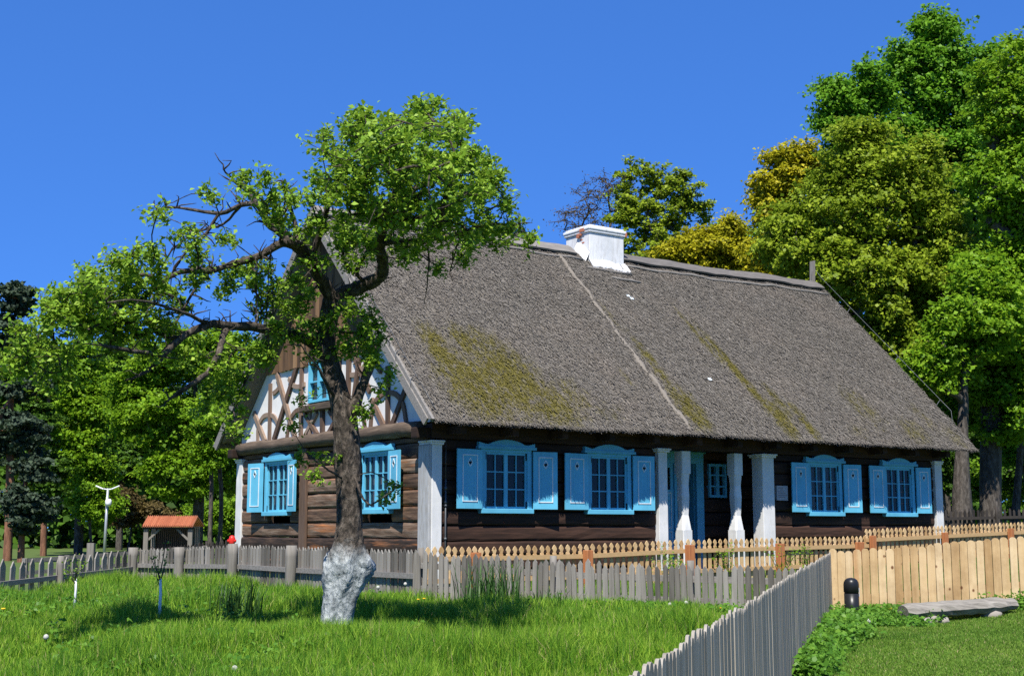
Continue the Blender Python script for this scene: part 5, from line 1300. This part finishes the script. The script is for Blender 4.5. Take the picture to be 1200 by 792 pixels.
# log bench plank on two stones
a = at(1058, 716, 17.05); b_ = at(1187, 707, 17.45)
root = empty('log_bench', ((a[0]+b_[0])/2, (a[1]+b_[1])/2, tz((a[0]+b_[0])/2, (a[1]+b_[1])/2)), label='split grey log laid as a low bench on stones before the new fence', cat='bench')
d = b_ - a; d /= np.linalg.norm(d); sd = np.cross(d, (0, 0, 1)); sd /= np.linalg.norm(sd); up = np.cross(sd, d)
mb = MB(); P = []; n = 16; prof = [(-.17, .0), (-.13, .06), (-.05, .092), (.06, .092), (.14, .05), (.17, -.02), (.13, -.08), (.02, -.11), (-.12, -.075)]
rs = np.random.RandomState(9)
for k in range(n + 1):
    f_ = k/n; c = a + (b_ - a)*f_; tp = 1 if .05 < f_ < .93 else (.8 if f_ < .5 else .72)
    for (x, y) in prof: P.append(c + sd*(x*tp + rs.normal(0, .006)) + up*(y*tp + rs.normal(0, .005)))
m_ = len(prof); mb.add(P, [(i*m_ + k, i*m_ + (k+1) % m_, (i+1)*m_ + (k+1) % m_, (i+1)*m_ + k) for i in range(n) for k in range(m_)] + [tuple(range(m_))[::-1], tuple(n*m_ + k for k in range(m_))])
mb.build('seat', M['log_grey'], root)
for f_ in (.22, .78):
    c = a + (b_ - a)*f_; z = tz(c[0], c[1]); hh = c[2] - .05 - z
    mb = MB(); mb.tube([(c[0], c[1] - .02, z - .05), (c[0] + .01, c[1] - .02, z + hh*.4), (c[0], c[1], z + hh)], [.14, .15, .10], 9, wob=.12); mb.build('stone', M['stone'], root)
for k, (px, py) in enumerate(((1086, 729), (1107, 733))):
    c = at(px, py, 16.75); c[2] = tz(c[0], c[1]) + .02; mb = MB()
    mb.tube([c + (-.06, 0, -.03), c + (-.03, 0, .02), c + (.02, 0, .03), c + (.06, .01, -.02)], [.03, .055, .05, .02], 8, wob=.15)
    o_ = mb.build('stone', M['stone'], loc=c); setp(o_, ['round brown stone at the left foot of the log bench', 'flat pale stone lying in front of the log bench'][k], 'stone')
# street lamp with two heads
q = at(122, 650, 45); z0 = tz(q[0], 45); T0 = at(122.5, 572, 45)[2]
root = empty('street_lamp', (q[0], 45, z0), label='white two-armed street lamp in front of the dark trees', cat='lamp')
mb = MB(); mb.tube([(q[0], 45, z0 - .1), (q[0] + .03, 45, T0)], [.055, .04], 10); mb.build('pole', M['steel'], root)
for sg in (-1, 1):
    mb = MB(); mb.tube([(q[0] + .03, 45, T0 - .04), (q[0] + .03 + sg*.14, 45, T0 - .02)], .02, 6); mb.build('arm', M['white_lamp'], root)
    mb = MB(); mb.obox((q[0] + .03 + sg*.27, 44.98, T0 + .03), (.13*sg, 0, .055), (0, .05, 0), (-.008*sg, 0, .018)); mb.build('lamp_head', M['white_lamp'], root, bevel=.01)
zc_ = at(124, 590, 45)[2]
lat('camera_dome', [(.06, .16), (.10, .12), (.11, 0), (.08, -.06), (.01, -.10)], 12, M['white_lamp'], root, c=(q[0] + .10, 44.9, zc_))
mb = MB(); mb.box(q[0], q[0] + .12, 44.93, 45, zc_ + .10, zc_ + .15); mb.build('bracket', M['white_lamp'], root)
# shelter with an orange tiled roof
Ys = 47; a = at(166, 617, Ys); b_ = at(226, 617, Ys); zr = at(166, 605, Ys)[2]; ze = a[2]
root = empty('shelter', ((a[0]+b_[0])/2, Ys + .8, .5), label='small open timber shelter with an orange tiled roof beyond the fence', cat='shelter')
mb = MB(); n = 26
for k in range(n):
    x0 = a[0] + (b_[0] - a[0])*k/n; x1 = a[0] + (b_[0] - a[0])*(k+1)/n; xm = (x0 + x1)/2
    for (ya, za, yb, zb) in ((Ys, ze, Ys + .7, zr), (Ys + .7, zr, Ys + 1.8, ze)):
        mb.add([(x0, ya, za), (xm, ya, za + .06), (x1 - .004, ya, za), (x0, yb, zb), (xm, yb, zb + .06), (x1 - .004, yb, zb)], [(0, 1, 4, 3), (1, 2, 5, 4), (0, 3, 5, 2)])
o_ = mb.build('tiled_roof', M['tile'], root)
for (x, y) in ((a[0] + .12, Ys + .2), (b_[0] - .12, Ys + .2), (a[0] + .12, Ys + 1.2), (b_[0] - .12, Ys + 1.2)):
    mb = MB(); mb.box(x - .08, x + .08, y - .08, y + .08, .3, ze + .02); mb.build('post', M['grey_v'], root)
for (x, sg) in ((a[0] + .2, 1), (b_[0] - .2, -1)):
    mb = MB(); mb.bar((x, Ys + .2, ze - .45), (x + sg*.42, Ys + .2, ze - .06), .07, .07, (0, 1, 0)); mb.build('brace', M['grey_v'], root)
mb = MB(); mb.box(a[0], b_[0], Ys + .1, Ys + .24, ze - .07, ze - .01); mb.build('beam', M['dark_v'], root)
mb = MB(); mb.box(a[0] + .2, b_[0] - .2, Ys + 1.2, Ys + 1.26, .4, ze - .02); mb.build('back_wall', M['dark_v'], root)
# red hydrant head above the fence post
q = at(272, 630, 26.6); z0 = tz(q[0], 26.6)
root = empty('hydrant', (q[0], 26.6, z0), label='red hydrant showing its round head above a fence post by the house corner', cat='hydrant')
zt_ = at(272, 627, 26.6)[2] - z0
lat('body', [(.09, -.05), (.09, .06), (.06, .08), (.055, zt_ - .18)], 14, M['orange'], root, c=(q[0], 26.6, z0))
lat('head', [(.05, zt_ - .18), (.06, zt_ - .15), (.066, zt_ - .07), (.05, zt_ - .02), (.02, zt_)], 14, M['red'], root, c=(q[0], 26.6, z0))
mb = MB(); mb.tube([(q[0] - .085, 26.58, z0 + zt_ - .11), (q[0] + .085, 26.58, z0 + zt_ - .11)], .03, 8); mb.build('outlet', M['red'], root)
# saplings with painted stems
def sapling(px, py, Yd, h, label, seed):
    rs = np.random.RandomState(seed); q = at(px, py, Yd); b_ = np.array([q[0], Yd, tz(q[0], Yd)])
    root = empty('sapling', b_, label=label, cat='sapling', group=None)
    mb = MB(); mb.tube([b_ + (0, 0, -.03), b_ + (.01, 0, h*.5), b_ + (.0, .01, h*.72)], [.020, .016, .013], 7); mb.build('stem', M['white_lamp'], root)
    mb = MB(); tips = []
    for k in range(7):
        z = h*rs.uniform(.6, .85); d = rs.normal(0, .1, 3); d[2] = abs(d[2]) + .12; p = b_ + (0, 0, z); mb.tube([p, p + d*.6, p + d + (0, 0, .04)], [.007, .005, .003], 5); tips += [p + d*.6, p + d]
    mb.build('twigs', M['bark'], root)
    C_ = np.repeat(np.array(tips), 6, 0) + rs.normal(0, .03, (len(tips)*6, 3)); Ls = rs.uniform(.025, .05, len(C_))
    V, Q = leaf_quads(C_, rs.normal(0, .5, (len(C_), 3)) + np.array([0, 0, .7]), Ls, Ls*.6, rs); arr_mesh('leaves', V, Q, M['lf_pear'], root)
sapling(187, 700, 15.3, .80, 'thin sapling with a white painted stem left of the pear tree', 1)
sapling(88, 690, 18.0, .62, 'smaller leafy sapling near the broad picket fence at left', 2)
# tufts of dark sword-shaped leaves
def tuft(px, py, Yd, n, h, sp, label, seed):
    rs = np.random.RandomState(seed); q = at(px, py, Yd); b_ = np.array([q[0], Yd, tz(q[0], Yd)]); V = []; Q = []
    for k in range(n):
        p = b_ + np.array([rs.normal(0, sp), rs.normal(0, sp*.7), -.02]); a = rs.rand()*2*math.pi; ln = h*rs.uniform(.6, 1.1); d = np.array([math.cos(a), math.sin(a), 0])*ln*abs(rs.normal(.3, .2)); s_ = np.array([-math.sin(a), math.cos(a), 0])*.011
        pts = [p, p + d*.3 + (0, 0, ln*.5), p + d*.65 + (0, 0, ln*.85), p + d + (0, 0, ln)]
        k0 = len(V)
        for j, pt in enumerate(pts): V += [pt - s_*(1 - .28*j), pt + s_*(1 - .28*j)]
        Q += [(k0 + 2*j, k0 + 2*j + 1, k0 + 2*j + 3, k0 + 2*j + 2) for j in range(3)]
    o_ = arr_mesh('leafy_tuft', np.array(V), np.array(Q), M['tuft'], loc=b_); setp(o_, label, 'plant')
tuft(277, 700, 17.2, 120, .50, .16, 'dark tuft of upright leaves in the grass left of the pear trunk', 1)
tuft(578, 700, 19.4, 170, .66, .20, 'dark tuft of upright leaves against the grey fence right of the pear trunk', 2)
tuft(648, 712, 18.4, 80, .34, .14, 'low dark leafy tuft in front of the grey fence', 3)
# dandelions
def dandelion(px, py, Yd, h, kind, label, group):
    q = at(px, py, Yd); b_ = np.array([q[0], Yd, tz(q[0], Yd)]); h = max(.12, min(.42, q[2] - b_[2]))
    root = empty('dandelion', b_, label=label, cat='flower', group=group)
    mb = MB(); mb.tube([b_, b_ + (.01, 0, h*.6), b_ + (0, 0, h)], [.005, .004, .004], 5); mb.build('stem', M['weed'], root)
    r = .028 if kind == 'fluff' else .026
    prof = [(.004, -r), (r*.7, -r*.7), (r, 0), (r*.7, r*.7), (.004, r)] if kind == 'fluff' else [(.004, -r*.6), (r*.6, -r*.3), (r, r*.1), (r*.7, r*.35), (.004, r*.4)]
    lat('flower_head', prof, 10, M[kind], root, c=(b_[0], b_[1], b_[2] + h))
YL = 'yellow dandelions in the grass'; WL = 'white dandelion clocks in the grass'
for (px, py, Yd, lab) in ((4, 713, 14.2, 'yellow dandelion in the grass at the left picture edge'), (490, 702, 19.5, 'yellow dandelion before the grey fence right of the pear trunk'), (497, 701, 19.6, 'second yellow dandelion close beside the one right of the pear trunk'), (844, 712, 17.6, 'yellow dandelion where the grey fence meets the diagonal fence'), (1044, 713, 17.2, 'yellow dandelion among the weeds left of the log bench'), (700, 705, 18.6, 'yellow dandelion below the middle of the grey fence')):
    dandelion(px, py, Yd, .3, 'yellow', lab, YL)
for (px, py, Yd, lab) in ((443, 688, 20, 'white dandelion clock just right of the limewashed trunk'), (475, 684, 20.4, 'white dandelion clock tall against the grey fence'), (785, 708, 18, 'larger white dandelion clock before the right part of the grey fence'), (804, 706, 18, 'white dandelion clock closest to the diagonal fence'), (275, 783, 11.2, 'white dandelion clock lowest in the foreground meadow'), (255, 743, 13.4, 'white dandelion clock in front of the pear tree shadow'), (383, 744, 13.6, 'white dandelion clock at the foot of the pear trunk'), (54, 746, 13.2, 'white dandelion clock in the meadow far left'), (1018, 735, 15.6, 'white flower among the weeds below the bollard')):
    dandelion(px, py, Yd, .25, 'fluff', lab, WL)
# young plants along the yellow fence
for k, (u, h, lab) in enumerate(((.3, .55, 'small green shrub at the first reddish post of the yellow fence'), (4.1, .8, 'leafy young shrub before the yellow fence, left of the porch columns'), (4.45, .6, 'second shrub close to the one left of the porch columns'), (5.9, .75, 'slim shrub before the yellow fence under the first porch column'), (7.5, .8, 'shrub before the yellow fence beside its fourth reddish post'), (8.3, .85, 'shrub before the yellow fence right of its fourth reddish post'))):
    rs = np.random.RandomState(60 + k); q = HW(u, -2.45); b_ = np.array([q[0], q[1], tz(*q)])
    root = empty('shrub', b_, label=lab, cat='shrub', group='young shrubs by the yellow fence')
    mb = MB(); pts = []
    for j in range(6):
        d = rs.normal(0, .13, 3); d[2] = h*rs.uniform(.6, 1); mb.tube([b_, b_ + d*.5 + (0, 0, .03), b_ + d], [.010, .007, .003], 5); pts += [b_ + d*f_ for f_ in (.35, .5, .65, .8, .9, 1)]
    mb.build('stems', M['bark'], root)
    C_ = np.repeat(np.array(pts), 5, 0) + rs.normal(0, .05, (len(pts)*5, 3)); Ls = rs.uniform(.03, .065, len(C_))
    V, Q = leaf_quads(C_, rs.normal(0, .5, (len(C_), 3)) + np.array([0, -.2, .7]), Ls, Ls*.65, rs); arr_mesh('leaves', V, Q, M['lf_bright'], root)
print('all done')
